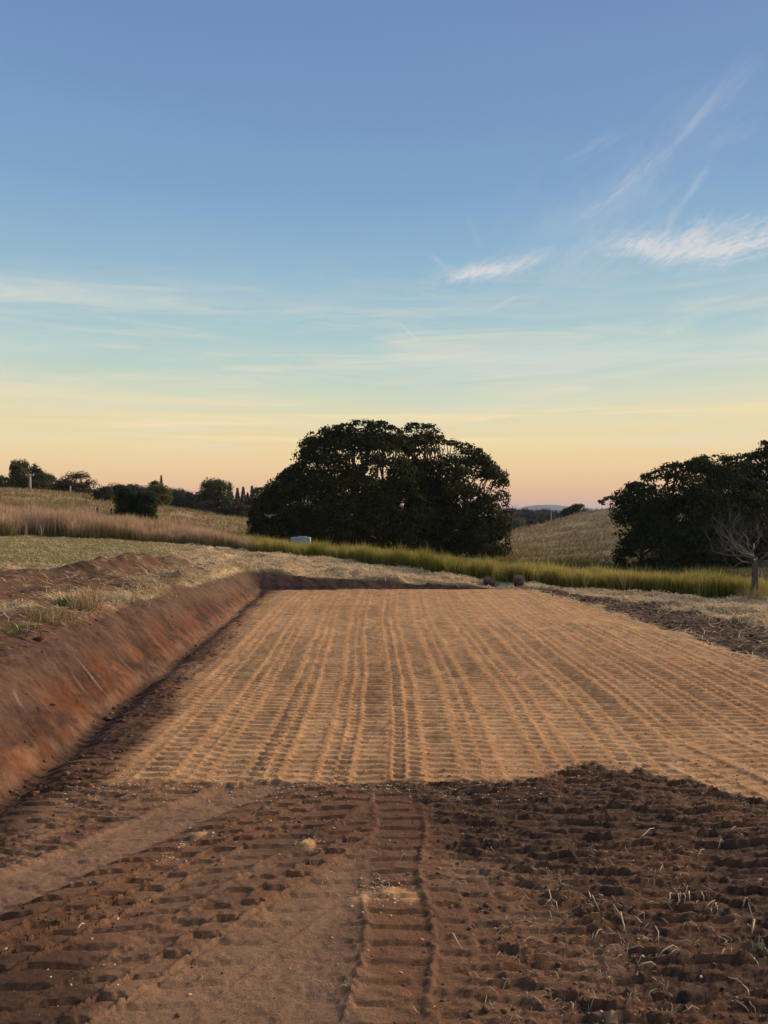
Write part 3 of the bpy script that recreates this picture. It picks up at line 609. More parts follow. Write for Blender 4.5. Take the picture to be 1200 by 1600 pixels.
# ------------------------------------------------------------------ tubes
def tube_arrays(path, sides=6):
    """path: list of (Vector, radius) -> verts, quads"""
    V = []; Fq = []
    for i, (p, r) in enumerate(path):
        d = (path[min(i+1,len(path)-1)][0]-path[max(i-1,0)][0]).normalized()
        a = d.cross(Vector((.13,.31,.94))); a = a.normalized() if a.length > 1e-4 else Vector((1,0,0)); b = d.cross(a)
        for k in range(sides):
            t = 6.28318*k/sides; V.append(p+a*(r*math.cos(t))+b*(r*math.sin(t)))
    for i in range(len(path)-1):
        for k in range(sides):
            k2 = (k+1)%sides; Fq.append((i*sides+k, i*sides+k2, (i+1)*sides+k2, (i+1)*sides+k))
    m = len(V); V += [path[0][0], path[-1][0]]
    for k in range(sides):
        k2 = (k+1)%sides; Fq.append((k2, k, m, m)) ; Fq.append(((len(path)-1)*sides+k, (len(path)-1)*sides+k2, m+1, m+1))
    return V, Fq
def tubes(name, paths, mat, parent, col, sides=6):
    me = bpy.data.meshes.new(name); V = []; Fa = []
    for p in paths:
        v, f = tube_arrays(p, sides); o_ = len(V); V += [tuple(q) for q in v]
        for q in f: Fa.append(tuple(i+o_ for i in (q[:3] if q[2]==q[3] else q)))
    me.from_pydata(V, [], Fa); me.update()
    a = me.color_attributes.new('tint', 'FLOAT_COLOR', 'POINT'); c = np.ones((len(V),4), np.float32); c[:,:3] = col
    a.data.foreach_set('color', c.ravel()); me.materials.append(mat)
    for p in me.polygons: p.use_smooth = True
    o = bpy.data.objects.new(name, me); C.objects.link(o)
    if parent: o.parent = parent
    return o
def rv(s=1.0): return Vector((random.uniform(-s,s), random.uniform(-s,s), random.uniform(-s,s)))
def limb(a, b, r0, r1, n=4, wob=.08):
    L = (b-a).length; out = []
    for i in range(n+1):
        t = i/n; p = a.lerp(b, t)+rv(L*wob)*(0 if i in (0,n) else 1)+Vector((0,0,L*.06*math.sin(t*3.14))); out.append((p, r0+(r1-r0)*t))
    return out

# ------------------------------------------------------------------ trees
def crown_mesh(name, clumps, leaf, per, cols, parent, origin, colvar=.25, hang=0.0):
    """clumps: (cx,cy,cz,r,flat); leaf-sized faces spread through a shell of each clump"""
    Vs = []; Cs = []
    o3 = np.array(origin)
    for (cx, cy, cz, r, fl) in clumps:
        n = max(22, int(per*r*r)); u = rng.normal(size=(n,3)); u /= np.linalg.norm(u,axis=1)[:,None]
        u[:,2] = np.where(u[:,2] < -.2, -u[:,2]*rng.uniform(.2,1,n), u[:,2])
        rad = r*(1.05-.40*rng.random(n)**2.4)*(1+.22*(vn(u[:,0]*2.5+cx, u[:,1]*2.5+u[:,2]*2+cy, 5)-.5)*2)
        c = np.stack([u[:,0]*rad, u[:,1]*rad, u[:,2]*rad*fl], -1)+np.array([cx,cy,cz])-o3
        nrm = u+rng.normal(0,.30,(n,3)); nrm /= np.linalg.norm(nrm,axis=1)[:,None]
        t1 = np.cross(nrm, rng.normal(size=(n,3))); t1 /= np.linalg.norm(t1,axis=1)[:,None]; t2 = np.cross(nrm, t1)
        s = leaf*rng.uniform(.55,1.25,n)[:,None]
        Vs.append(np.stack([c-t1*s*.5-t2*s*.15, c+t2*s*.38-t1*s*.1, c+t1*s*.55+t2*s*.05, c-t2*s*.40+t1*s*.15],1).reshape(-1,3))
        base = np.array(cols[random.randrange(len(cols))])*random.uniform(1-colvar,1+colvar)
        cc = base[None]*(1+rng.uniform(-.3,.3,(n,1))); Cs.append(np.repeat(cc,4,0))
    V = np.concatenate(Vs); k = np.arange(len(V)//4)[:,None]*4+np.arange(4)[None]
    return mk(name, V, k, leaf_m, parent=parent, col=np.concatenate(Cs))
BARK = (.10,.075,.055)
def tree(name, label, px, D, top, wpx, kind='round', cols=((.045,.055,.022),), cat='tree', group=None, base=None, leaf=None, dens=1.0, trunkc=BARK, seed=None, gap=.25, low=0.12):
    random.seed(int(px*13+D*7+(seed or 0))); b = G(px, D); 
    if base is not None: b.z = min(b.z, EYE-(base-800)/F*D)
    if D < 180 and kind not in ('cypress',): top -= 3; wpx *= 1.18
    zt = EYE-(top-800)/F*D; h = zt-b.z; wd = wpx/F*D
    root = empty(name, b, label, cat, group); o = tuple(b); cl = []
    leaf = min(leaf or 9, max(.10, D*.0020), max(.11, .075*min(wd,h)))
    if kind in ('round','gum','bush'):
        nC = {'round':26,'gum':20,'bush':18}[kind]; r0 = max(min(wd,h)*{'round':.25,'gum':.15,'bush':.27}[kind], .2)
        z0 = b.z+h*{'round':low,'gum':.22,'bush':.0}[kind]
        for i in range(nC*2):
            a = random.uniform(0,6.283); e = random.uniform(-1,1) if kind != 'gum' else random.uniform(-.7,1); q = math.sqrt(max(0,1-e*e))*random.uniform(.75,1)
            cx = b.x+math.cos(a)*q*(wd/2-r0*.8); cy = b.y+math.sin(a)*q*(wd/2-r0*.8); hz = (zt-z0); cz = z0+hz*.36+e*(hz*.64-r0*.75)
            if e < 0: cz = z0+hz*.36*(1+e)+r0*.3; q = 1
            if kind == 'gum' and random.random() < gap: continue
            cl.append((cx,cy,max(cz,b.z+r0*.4),r0*random.uniform(.7,1.2),.8))
    elif kind == 'poplar':
        for i in range(34):
            t = random.random(); r = wd*.22*(1-.4*t); a = random.uniform(0,6.283); q = (wd/2-r)*random.random()**.5*(1-.35*t)
            cl.append((b.x+math.cos(a)*q, b.y+math.sin(a)*q, b.z+h*(.1+.80*t), r, 1.9))
    elif kind == 'cypress':
        for i in range(70):
            t = random.random(); pr = math.sin(min(1,(t*.80+.20))*2.75)**.45; r = wd*.20; a = random.uniform(0,6.283); q = max(0,wd/2*pr-r*.8)*random.random()**.3
            cl.append((b.x+math.cos(a)*q, b.y+math.sin(a)*q, b.z+r*.5+(h-r*2.0)*t, r*random.uniform(.8,1.15), 1.7))
    elif kind == 'conifer':
        nl = 9
        for i in range(90):
            t = i/89; lev = t*nl; rr = wd/2*(1-t)**.75*(1-.35*(lev-int(lev)))+.02*wd
            a = i*2.4; rc = max(rr*.42,.07*wd); cl.append((b.x+math.cos(a)*(rr-rc*.7), b.y+math.sin(a)*(rr-rc*.7), b.z+h*(.04+.93*t), rc, .8))
    cov = dens*{'gum':3.2,'conifer':4.5,'cypress':7,'poplar':6}.get(kind, 6)
    per = cov*wd*h/(.4*leaf*leaf)/max(1e-6, sum(c[3]**2 for c in cl))
    crown_mesh('crown', cl, leaf, per, cols, root, o)
    O = b; tr = max(.05, h*.022); topz = .8 if kind in ('conifer','poplar') else .55
    paths = [[(p-O, r) for p, r in limb(b-Vector((0,0,.2)), b+Vector((0,0,h*topz)), tr*1.3, tr*.35, 5, .02)]]
    tubes('trunk', paths, bark_m, root, trunkc)
    if kind in ('gum','round') and cl:
        bp = []
        for c in random.sample(cl, min(9,len(cl))):
            s = b+Vector((0,0,h*random.uniform(.15,.45))); bp.append([(p-O, r) for p, r in limb(s, Vector(c[:3]), tr*.55, tr*.15, 4, .06)])
        tubes('branches', bp, bark_m, root, trunkc, 5)
    return root

# the large spreading trees in the middle and at right, built from the outline of their crowns
def grove(name, label, D, prof, basepy, depth, n, rad, cols, holes=0.0, seed=1, leaf=.20, trunks=(), front=.62, xlim=None):
    random.seed(seed); pxs = [p for p, q in prof]; pys = [q for p, q in prof]
    c0, c1 = pxs[0], pxs[-1]; mid = (c0+c1)/2; b = G(mid, D); b.z = EYE-(basepy-800)/F*D; root = empty(name, b, label, 'tree')
    cl = []
    def add(pxx, phi, r, inner=1.0):
        t = (pxx-mid)/((c1-c0)/2); Rr = max(depth*math.sqrt(max(0,1-t*t*.92)), .8)
        top = EYE-(np.interp(pxx, pxs, pys)-800)/F*D; gz = min(EYE-(basepy-800)/F*D, top-1)
        hh = top-gz-r*.8; c, s = math.cos(phi), math.sin(phi)
        y = D-(abs(c)**.85)*(1 if c > 0 else -1)*(Rr-r*.4)*inner; z = gz+r*.3+max(hh-r*.3,.2)*(abs(s)**.75)*inner
        x = (pxx-600)/F*D*1.0
        k = y/D; 
        # keep the crown's apparent outline where depth moves a clump nearer or farther
        cl.append((x*(1+(k-1)*.75), y, EYE+(z-EYE)*(1+(k-1)*.6), r, random.uniform(.62,.85)))
    for i in range(n):
        pxx = c0+(c1-c0)*((i*.618034)%1.0); r = random.uniform(*rad); e = min(pxx-c0, c1-pxx)/F*D
        r = min(r, max(.45, e*.9)); e_px = r*.75/D*F; pxx = min(max(pxx, c0+e_px), c1-e_px)
        v = random.random(); phi = math.asin(min(1, v**1.25)) if random.random() < .78 else random.uniform(1.3, 2.6)
        hx = abs(math.sin(pxx*.11+phi*5)+math.sin(pxx*.047+phi*9+1))
        if random.random() < holes and phi > .75: continue
        add(pxx, phi, r)
    for i in range(int(n*.40)):                        # low skirts in front, down to the grass
        pxx = c0+(c1-c0)*((i*.618034+.3)%1.0); r = random.uniform(rad[0], sum(rad)/2); r = min(r, max(.45, min(pxx-c0, c1-pxx)/F*D*.9)); e_px = r*.75/D*F
        add(min(max(pxx, c0+e_px), c1-e_px), random.uniform(.0,.35), r)
    for i in range(int(n*.30)):                        # small tufts that roughen the outline
        pxx = random.uniform(c0+4, c1-4); add(pxx, random.uniform(1.15,1.75), random.uniform(.30,.65)*rad[0]/.9, 1.03)
    o = tuple(b)
    crown_mesh('crown', cl, leaf, 6.2/(leaf*leaf), cols, root, o, .30)
    bp = []; tp = []
    for (tx, ty, rr) in trunks:
        s = Vector(((tx-600)/F*D, D+ty, b.z-.3)); e = s+Vector((random.uniform(-.4,.4), random.uniform(-.3,.3), random.uniform(2.2,3.2)))
        tp.append([(p-b, r) for p, r in limb(s, e, rr, rr*.7, 4, .03)])
        near = sorted(cl, key=lambda c: abs(c[0]-s.x)+abs(c[1]-s.y)*.5); near = [c for c in near[:70] if c[2] > e.z+.5]
        for c in random.sample(near, min(12, len(near))):
            bp.append([(p-b, r) for p, r in limb(e-Vector((0,0,random.uniform(0,.8))), Vector(c[:3]), rr*.5, rr*.10, 6, .06)])
    for p in tp: tubes('trunk', [p], bark_m, root, (.07,.055,.04), 8)
    tubes('branches', bp, bark_m, root, (.07,.055,.04), 5)
    return root
FIG = ((.026,.032,.009),(.038,.037,.010),(.018,.023,.008),(.052,.046,.012),(.028,.028,.009))
grove('spreading_tree', 'huge dark dense tree with domed crown in the middle, behind the green grass', 60,
      [(388,838),(392,805),(405,776),(425,760),(445,738),(470,722),(480,708),(484,680),(500,672),(530,667),(560,661),(600,663),(625,674),(640,700),(660,740),(690,760),(705,800)],
      873, 7.0, 400, (.75,1.35), FIG, .10, 3, .20, ((560,0,.35),(500,1,.28),(620,-1,.3)))
grove('dark_tree', 'dark tree with gappy crown joined to the right of the huge domed tree', 61,
      [(628,730),(636,668),(650,661),(678,668),(684,686),(705,690),(730,696),(752,706),(768,724),(786,742),(790,770),(793,800),(799,828),(796,838)],
      874, 5.0, 200, (.70,1.3), FIG, .26, 8, .20, ((690,0,.28),(735,.5,.25),(660,1,.22)))
grove('dark_bush', 'low dark bush under the right end of the gappy tree', 57, [(690,850),(705,828),(730,815),(755,822),(772,842),(782,855),(788,862)],
      876, 1.8, 40, (.5,.8), FIG, 0, 12, .18, ((735,0,.08),))
GR = ((.028,.034,.011),(.040,.042,.013),(.022,.028,.010))
grove('dense_tree', 'broad black green tree with rounded crown right of the grassy hill', 50,
      [(956,880),(959,820),(968,785),(985,757),(1010,742),(1040,728),(1070,722),(1095,716),(1130,712),(1165,722),(1200,760)], 900, 5.0, 185, (.75,1.3), GR, .08, 21, .17, ((1040,0,.3),(1010,1,.2)))
grove('leafy_tree', 'dark tree with uneven knobbly top behind the bare dead tree', 53,
      [(1060,790),(1075,722),(1100,714),(1130,713),(1160,712),(1190,708),(1220,712),(1260,730),(1290,790)], 898, 5.0, 140, (.75,1.25), GR, .10, 22, .17, ((1150,0,.3),(1210,1,.25)))
grove('tall_tree', 'taller dark tree cut by the right edge of the photo', 52, [(1172,720),(1186,698),(1200,688),(1230,680),(1270,690),(1310,720),(1350,780)], 888, 4.0, 70, (.5,1.1), GR, .35, 23, .17, ((1240,0,.3),))

DK = ((.040,.044,.022),(.050,.048,.024),(.033,.040,.022)); OL = ((.105,.095,.035),(.085,.080,.032)); MID = ((.060,.066,.026),(.072,.070,.030)); RD = ((.105,.065,.035),(.08,.06,.03))
BLU = ((.055,.060,.045),(.070,.065,.050),(.045,.052,.042))
tree('ridge_tree', 'low dark tree at the left edge on the ridge', 4, 120, 746, 34, 'round', DK, base=772)
tree('poplar_tree', 'tall upright tree with ragged top on the ridge, left of the power pole', 29, 110, 726, 40, 'poplar', MID, base=774)
tree('poplar_tree', 'shorter upright tree directly behind the power pole', 54, 114, 734, 38, 'poplar', DK, base=774)
tree('ridge_tree', 'dark bushy tree on the ridge right of the power pole', 70, 112, 739, 36, 'round', MID, base=778)
tree('rusty_bush', 'reddish brown bush at the foot of the tree beside the power pole', 61, 100, 750, 34, 'bush', RD, 'bush')
tree('ridge_tree', 'small round dark tree just left of the gum tree on the ridge', 91, 112, 756, 28, 'round', DK)
tree('gum_tree', 'airy gum tree with domed open crown standing alone on the ridge', 120, 105, 738, 54, 'round', ((.075,.055,.032),(.055,.045,.028)), low=.12, base=781, dens=.6)
tree('ridge_tree', 'very small tree on the skyline between the gum tree and the round bush', 144, 120, 768, 28, 'round', DK, seed=3)
tree('round_bush', 'dark round bush on the ridge left of the paired cypress bushes', 163, 85, 762, 33, 'bush', DK, 'bush', base=790)
tree('ridge_tree', 'dark tree behind and just left of the paired cypress bushes', 182, 105, 756, 44, 'round', DK, base=797)
tree('ridge_tree', 'dark tree showing above the paired cypress bushes', 210, 112, 756, 44, 'round', BLU, base=795)
tree('olive_tree', 'round olive yellow tree right of the paired cypress bushes', 246, 92, 756, 40, 'round', OL, base=795, low=.02)
tree('conifer_tree', 'small pointed conifer rising behind the olive yellow tree', 252, 135, 745, 14, 'conifer', DK, leaf=.25)
tree('ridge_tree', 'low flat topped tree left of the small pointed conifer', 241, 130, 753, 20, 'round', DK, base=790)
tree('cypress_bush', 'left and widest of the dark green columnar bushes on the slope', 196, 46, 759, 42, 'cypress', ((.030,.045,.018),(.038,.050,.018)), 'bush', 'columnar bushes on the slope', leaf=.13, dens=1.3)
tree('cypress_bush', 'middle of the three dark green columnar bushes on the slope', 216, 45.5, 763, 36, 'cypress', ((.030,.045,.018),(.026,.040,.018)), 'bush', 'columnar bushes on the slope', leaf=.13, dens=1.3)
tree('cypress_bush', 'right and lowest of the dark green columnar bushes on the slope', 232, 44.5, 767, 34, 'cypress', ((.038,.050,.018),(.03,.045,.018)), 'bush', 'columnar bushes on the slope', leaf=.13, dens=1.3)
row = [(268,763,44,'dark blue green'),(284,767,42,'dull dark'),(299,770,40,'dusky'),(315,774,40,'greyish dark')]
for i, (px_, tp_, w_, adj) in enumerate(row):
    tree('windbreak_tree', adj+' windbreak tree, '+['first beside the olive yellow tree','second from the olive yellow tree','third from the olive yellow tree','last before the big round tree'][i], px_, 125+i*3, tp_, w_, 'round', DK if i%2 else BLU, group='windbreak trees', base=806, low=0)
tree('round_tree', 'large round crowned green tree rising above the windbreak row', 336, 125, 748, 50, 'round', ((.060,.070,.022),(.05,.055,.022)), base=808, leaf=.3)
for px_, tp_, w_, l_ in ((328,783,42,'brownish bush below the large round crowned tree'),(350,782,42,'dark bush below and right of the large round crowned tree'),(368,788,38,'grey brown bush at the foot of the conifers'),(386,792,34,'olive bush nearest the huge domed tree')):
    tree('low_bush', l_, px_, 116, tp_, w_, 'bush', OL if 'olive' in l_ else (BLU if 'dark' in l_ else ((.075,.06,.04),(.06,.05,.035))), 'bush', base=812)
for px_, tp_, w_, l_ in ((359,756,20,'tallest conifer, touching the large round crowned tree'),(371,765,18,'left of the two conifers in the middle of the clump'),(380,763,18,'right of the two conifers in the middle of the clump'),(387,772,16,'shortest conifer of the clump'),(394,761,18,'thin conifer standing last before the huge domed tree')):
    tree('conifer_tree', l_, px_, 130, tp_, w_, 'conifer', BLU, group='conifers left of the huge domed tree', base=808, dens=1.3)
tree('gum_tree', 'thin gum tree half hidden by the left side of the huge domed tree', 404, 120, 762, 26, 'gum', MID, base=812)
# far trees in the gap
far = [(800,789,44,'grey tree beside the far bare tree'),(822,792,42,'dusky tree below the left end of the mountain'),(838,795,40,'dusky tree below the mountain top'),(853,794,38,'dark tree right of the pale far trunk'),(868,796,38,'brownish far tree left of the dark crest tree'),(882,797,34,'low far tree against the crest of the hill'),(812,800,44,'nearer grey green tree at the foot of the far row')]
for i, (px_, tp_, w_, l_) in enumerate(far):
    tree('valley_tree', l_, px_, 230+i*9, tp_, w_, 'round', BLU if i%2 else ((.07,.058,.045),(.06,.055,.045)), base=845, group='far trees in the valley', low=0, dens=1.3)
tree('pale_bush', 'pale green round bush at the left foot of the grassy hill', 808, 150, 811, 26, 'bush', ((.15,.17,.085),(.12,.14,.07)), 'bush', base=834)
tree('crest_tree', 'dark rounded tree on the crest of the grassy hill', 903, 135, 789, 30, 'round', DK, base=812, low=.1)
tree('crest_tree', 'low dark tree left of the rounded crest tree', 888, 140, 795, 20, 'round', DK, base=812, low=.1)
tree('flat_topped_tree', 'small airy flat topped tree on the hill crest beside the broad dark tree', 954, 122, 777, 34, 'gum', ((.075,.055,.035),(.06,.05,.03)), base=798, gap=.5)

# bare trees
def bare(name, label, px, D, top, wpx, trunkr, cat='dead tree', col=(.105,.094,.083), lv=5, seed=5, forkh=.30, lean=0.0, nl=6, base=None):
    random.seed(seed); b = G(px, D); 
    if base: b.z = min(b.z, EYE-(base-800)/F*D)
    h = EYE-(top-800)/F*D-b.z; wd = wpx/F*D; root = empty(name, b, label, cat)
    fork = Vector((lean*h, 0, h*forkh))
    tr = [(Vector((0,0,-.05)), trunkr*1.35), (Vector((.0,0,h*.06)), trunkr*1.05), (fork*.5+rv(h*.01), trunkr*.92), (fork*.8+rv(h*.01), trunkr*.88), (fork, trunkr*.9), (fork+Vector((0,0,h*.06)), trunkr*.5)]
    tubes('trunk', [tr], bark_m, root, col, 10)
    def grow(p, d, L, r, lv, out):
        path = [(p, r)]; q = p
        nseg = 4
        for i in range(nseg):
            d = (d+rv(.34)+Vector((0,0,.03))).normalized(); q = q+d*L/nseg; path.append((q, r*(1-.55*(i+1)/nseg)))
            if lv > 0 and i >= 1:
                for _ in range(1 if lv > 1 else 2):
                    dd = (d+rv(.85)+Vector((0,0,.10))).normalized(); grow(q, dd, L*random.uniform(.5,.75), r*(1-.55*(i+1)/nseg)*.62, lv-1, out)
        out.append(path)
    for k in range(nl):
        a = 6.283*k/nl+random.uniform(-.4,.4)+.3; up = random.uniform(.0,.75)
        d = Vector((math.cos(a)*wd/h*1.2, math.sin(a)*wd/h*.9, up)).normalized(); out = []
        grow(fork+Vector((0,0,random.uniform(-.04,.05)*h)), d, h*random.uniform(.34,.48), trunkr*random.uniform(.30,.46), lv, out)
        tubes('limb', out, bark_m, root, col, 5)
    return root
bare('dead_tree', 'bare grey dead tree with twisted branches standing at the right edge', 1180, 14.6, 798, 235, .066, lv=3, seed=11, forkh=.42, nl=14, base=938)
bare('bare_tree', 'far leafless tree with fine pale twigs beside the dark tree', 800, 200, 772, 44, .28, 'tree', (.13,.10,.085), lv=3, seed=9, nl=7, base=830)

# ------------------------------------------------------------------ pole, posts
wood = surf_mat('weathered_wood', .85, 30, .25, .3, .005, attr=False, color=(.36,.32,.27,1))
white = surf_mat('white_paint', .6, 20, .08, 0, attr=False, color=(.62,.60,.55,1))
pc = G(47, 96); ph = EYE-(741-800)/F*96-pc.z; pole = empty('power_pole', pc, 'pale timber power pole with one crossarm on the left hillside', 'power pole')
tubes('post', [[(Vector((0,0,-.3)),.17),(Vector((0,0,ph)),.12)]], wood, pole, (.3,.3,.3), 10)
def box(name, sx, sy, sz, loc, mat, parent, bev=.0):
    me = bpy.data.meshes.new(name); import bmesh
    bm = bmesh.new(); bmesh.ops.create_cube(bm, size=1)
    for v in bm.verts: v.co = Vector((v.co.x*sx, v.co.y*sy, v.co.z*sz))
    if bev: bmesh.ops.bevel(bm, geom=bm.edges[:], offset=bev, segments=2, affect='EDGES')
    bm.to_mesh(me); bm.free(); me.materials.append(mat); o = bpy.data.objects.new(name, me); C.objects.link(o); o.location = loc
    if parent: o.parent = parent
    return o
box('crossarm', 1.0, .12, .13, (.05,-.17,ph-.18), wood, pole, .01)
for s in (-.38,.05,.48): tubes('insulator', [[(Vector((s,-.17,ph-.12)),.035),(Vector((s,-.17,ph-.02)),.05),(Vector((s,-.17,ph+.04)),.02)]], white, pole, (.5,.5,.5), 8)
posts = [(110,92,.75,.09,'short pale post on the ridge below the gum tree',wood),(148,47,.42,.06,'grey fence post nearest the pink grass, left of a dark post',wood),(152,47.5,.38,.07,'dark fence post beside the grey one',bark_m),
         (174,48,.40,.07,'lone dark fence post left of the columnar bushes',bark_m),(254,43,.42,.05,'thin fence post right of the columnar bushes',wood),(266,43.5,.30,.06,'stub of a post farthest right of the columnar bushes',bark_m)]
for px_, D_, h_, r_, l_, m_ in posts:
    g = G(px_, D_); o = tubes('fence_post', [[(Vector((0,0,-.3)),r_),(Vector((0,0,h_+.15)),r_*.9),(Vector((.01,0,h_+.2)),r_*.6)]], m_, None, (.06,.045,.035), 8); o.location = g; tagit(o, l_, 'fence post', 'fence posts on the left hillside')
# far pale trunk
g = G(861, 200); g.z = EYE-(820-800)/F*200; o = empty('tree_snag', g, 'thin upright bare snag among the far valley trees', 'dead tree'); tubes('trunk', [[(Vector((0,0,-1)),.16),(Vector((0,0,3.4)),.11)]], bark_m, o, (.3,.3,.3), 8)

# water tank behind the grass
metal = surf_mat('galvanised_metal', .45, 6, .10, 0, spec=.5, attr=False, color=(.30,.34,.38,1)); dark = surf_mat('dark_steel', .6, 6, .2, 0, attr=False, color=(.05,.05,.05,1))
D_ = 44; tx = (470-600)/F*D_; tz = EYE-(858-800)/F*D_; tk = empty('water_tank', (tx, D_, tz), 'small pale blue grey tank trailer half hidden in the grass under the huge tree', 'tank')
box('tank', 1.1, .8, .56, (0,0,.40), metal, tk, .025); box('lid', .5, .5, .05, (.08,0,.705), metal, tk, .02)
box('chassis', 1.7, .6, .07, (.28,0,.05), dark, tk, .01)
for s in (-.42,.42):
    o = tubes('wheel', [[(Vector((.1,s-.05,.0)),.18),(Vector((.1,s+.05,.0)),.18)]], dark, tk, (.05,.05,.05), 16)
box('tow_box', .55, .5, .24, (.85,0,.24), dark, tk, .03)

# dried weed clumps on the hay
def weed(px, D, h, wd, label):
    g = G(px, D); n = 700; a = rng.uniform(0,6.283,n); r = wd*.42*rng.random(n)**.5
    o = blades('dry_weed_clump', g.x+np.cos(a)*r, g.y+np.sin(a)*r, h*rng.uniform(.35,1.1,n)*(1-.9*(r/wd)), np.full(n,.012), rng.uniform(.0,.5,n), vary((.14,.095,.07),n), lerp(vary((.20,.14,.12),n), vary((.42,.32,.26),n), (rng.random(n)<.3)*1.0), grass_m, origin=tuple(g))
    o.location = g; tagit(o, label, 'dry weed', 'dried weed clumps at the edge of the green grass')
weed(765, 16.9, .25, .30, 'left of the two brown dried weed clumps at the edge of the green grass')
weed(811, 16.2, .29, .24, 'right and more upright of the two brown dried weed clumps at the grass edge')

# tufts on the bank
def tuft(px, py, n, h, spread, c0, c1, lean, label, name='grass_tuft', dirx=0.0):
    g = at(px, py); a = rng.uniform(0,6.283,n); r = spread*rng.random(n)**.6; xx = g.x+np.cos(a)*r; yy = g.y+np.sin(a)*r
    o = blades(name, xx, yy, h*rng.uniform(.4,1.1,n), np.full(n,.009), rng.uniform(.2,lean,n), vary(c0,n), vary(c1,n,.3), grass_m, origin=tuple(g)); o.location = g
    return tagit(o, label, 'grass tuft')
tuft(133,952,160,.34,.16,(.30,.20,.09),(.50,.36,.18),1.0,'golden dry grass tuft standing highest on the bank top')
tuft(104,946,110,.14,.12,(.05,.10,.02),(.10,.17,.035),.8,'fresh green sprig beside the golden tuft')
tuft(85,965,200,.15,.26,(.22,.18,.07),(.46,.36,.18),1.2,'low straw coloured tuft left of the golden tuft')
tuft(32,985,120,.10,.16,(.10,.12,.03),(.30,.27,.10),1.2,'low yellow green tuft at the left end of the bank top')
tuft(190,938,300,.13,.34,(.28,.22,.12),(.50,.42,.27),1.6,'grey dry tussock lying along the bank top right of the golden tuft')
tuft(240,915,260,.14,.34,(.30,.22,.12),(.56,.43,.26),1.8,'pale flattened tussock farther along the bank top')
tuft(300,895,320,.15,.42,(.30,.22,.12),(.56,.43,.26),1.8,'large hay tussock at the far end of the bank top')
tuft(275,880,200,.13,.4,(.30,.22,.12),(.56,.43,.26),1.8,'hay tussock beside the farthest dirt mound')
tuft(600,1388,40,.035,.05,(.4,.3,.2),(.6,.48,.33),2.0,'wisps of straw on the clay spill in the foreground','straw_wisp')
tuft(1190,1495,14,.06,.03,(.08,.10,.03),(.40,.38,.22),.7,'pale green sprout at the right edge of the foreground','grass_sprout')
tuft(1178,934,160,.24,.30,(.16,.13,.06),(.34,.27,.14),1.0,'dry grass around the foot of the dead tree')

# stone on the bank
g = at(60, 1003); o = lumps('clod', np.array([0.0]), np.array([5.0]), np.array([.045]), vary((.10,.04,.03),1), clod_m, 'dark round clod resting on the upper bank at left', 'clod')
me = o.data; co_ = np.zeros(len(me.vertices)*3, np.float32); me.vertices.foreach_get('co', co_); co_ = co_.reshape(-1,3); co_ -= co_.mean(0); me.vertices.foreach_set('co', co_.ravel()); o.location = g+Vector((0,0,.02)); del o['kind']

# loose stalks in the foreground
ST = [(970,1430,977,1460,'thick pale stalk lying towards the camera right of centre'),(980,1488,1006,1490,''),(1030,1504,1061,1487,'longer of two crossed pale stalks at lower right'),(1045,1504,1061,1488,''),
 (997,1522,1024,1517,'short thick pale stalk below the two crossed stalks'),(1066,1587,1092,1582,'thick pale stalk with knotted end at the bottom right'),(1023,1448,1029,1482,''),(1056,1473,1081,1480,''),(1121,1469,1138,1480,''),
 (1141,1485,1143,1502,''),(1179,1504,1186,1517,''),(1168,1447,1175,1458,''),(1179,1444,1175,1470,'forked pale stalk at the right edge'),(1137,1531,1160,1542,'bent stalk on a patch of straw at lower right'),(1160,1542,1171,1560,''),
 (1148,1565,1171,1585,''),(1171,1574,1181,1596,''),(994,1436,1008,1430,''),(1052,1394,1063,1413,''),(1100,1424,1117,1411,''),(1112,1422,1113,1440,''),(1119,1415,1122,1431,''),(1066,1454,1071,1445,''),
 (1044,1416,1050,1405,''),(1058,1415,1062,1404,''),(1068,1406,1070,1418,''),(1077,1404,1078,1414,''),(1096,1401,1100,1412,''),(1088,1422,1092,1414,''),(1103,1398,1105,1408,''),(1036,1407,1042,1409,''),(1104,1450,1116,1460,''),
 (707,1465,722,1492,'bent pale stalk on the dark soil in the middle foreground'),(920,1397,937,1430,'long pale stalk lying in the dark soil right of centre'),(930,1469,940,1457,''),(905,1532,922,1527,''),(715,1382,730,1382,''),
 (892,1567,895,1587,'pale stalk at the bottom edge right of centre'),(1000,1312,1022,1297,'pale stalk on the far part of the dark soil'),(850,1420,872,1425,''),(858,1402,872,1430,''),(862,1440,858,1428,''),(880,1428,886,1440,''),
 (1148,1448,1152,1444,''),(1140,1300,1150,1295,''),(1090,1340,1100,1332,''),(1122,1330,1128,1322,''),(120,1456,132,1447,'pale straw at far left of the foreground'),(314,1527,316,1541,''),(522,1554,542,1547,'thin straw on the smooth soil near the bottom'),
 (425,1590,440,1597,''),(1195,1484,1199,1496,''),(1186,1478,1192,1492,''),(960,1505,972,1500,''),(1128,1494,1134,1488,''),(1160,1420,1168,1412,''),(775,1500,782,1492,''),(1012,1420,1020,1412,''),(1030,1365,1036,1358,''),(985,1378,996,1372,'')]
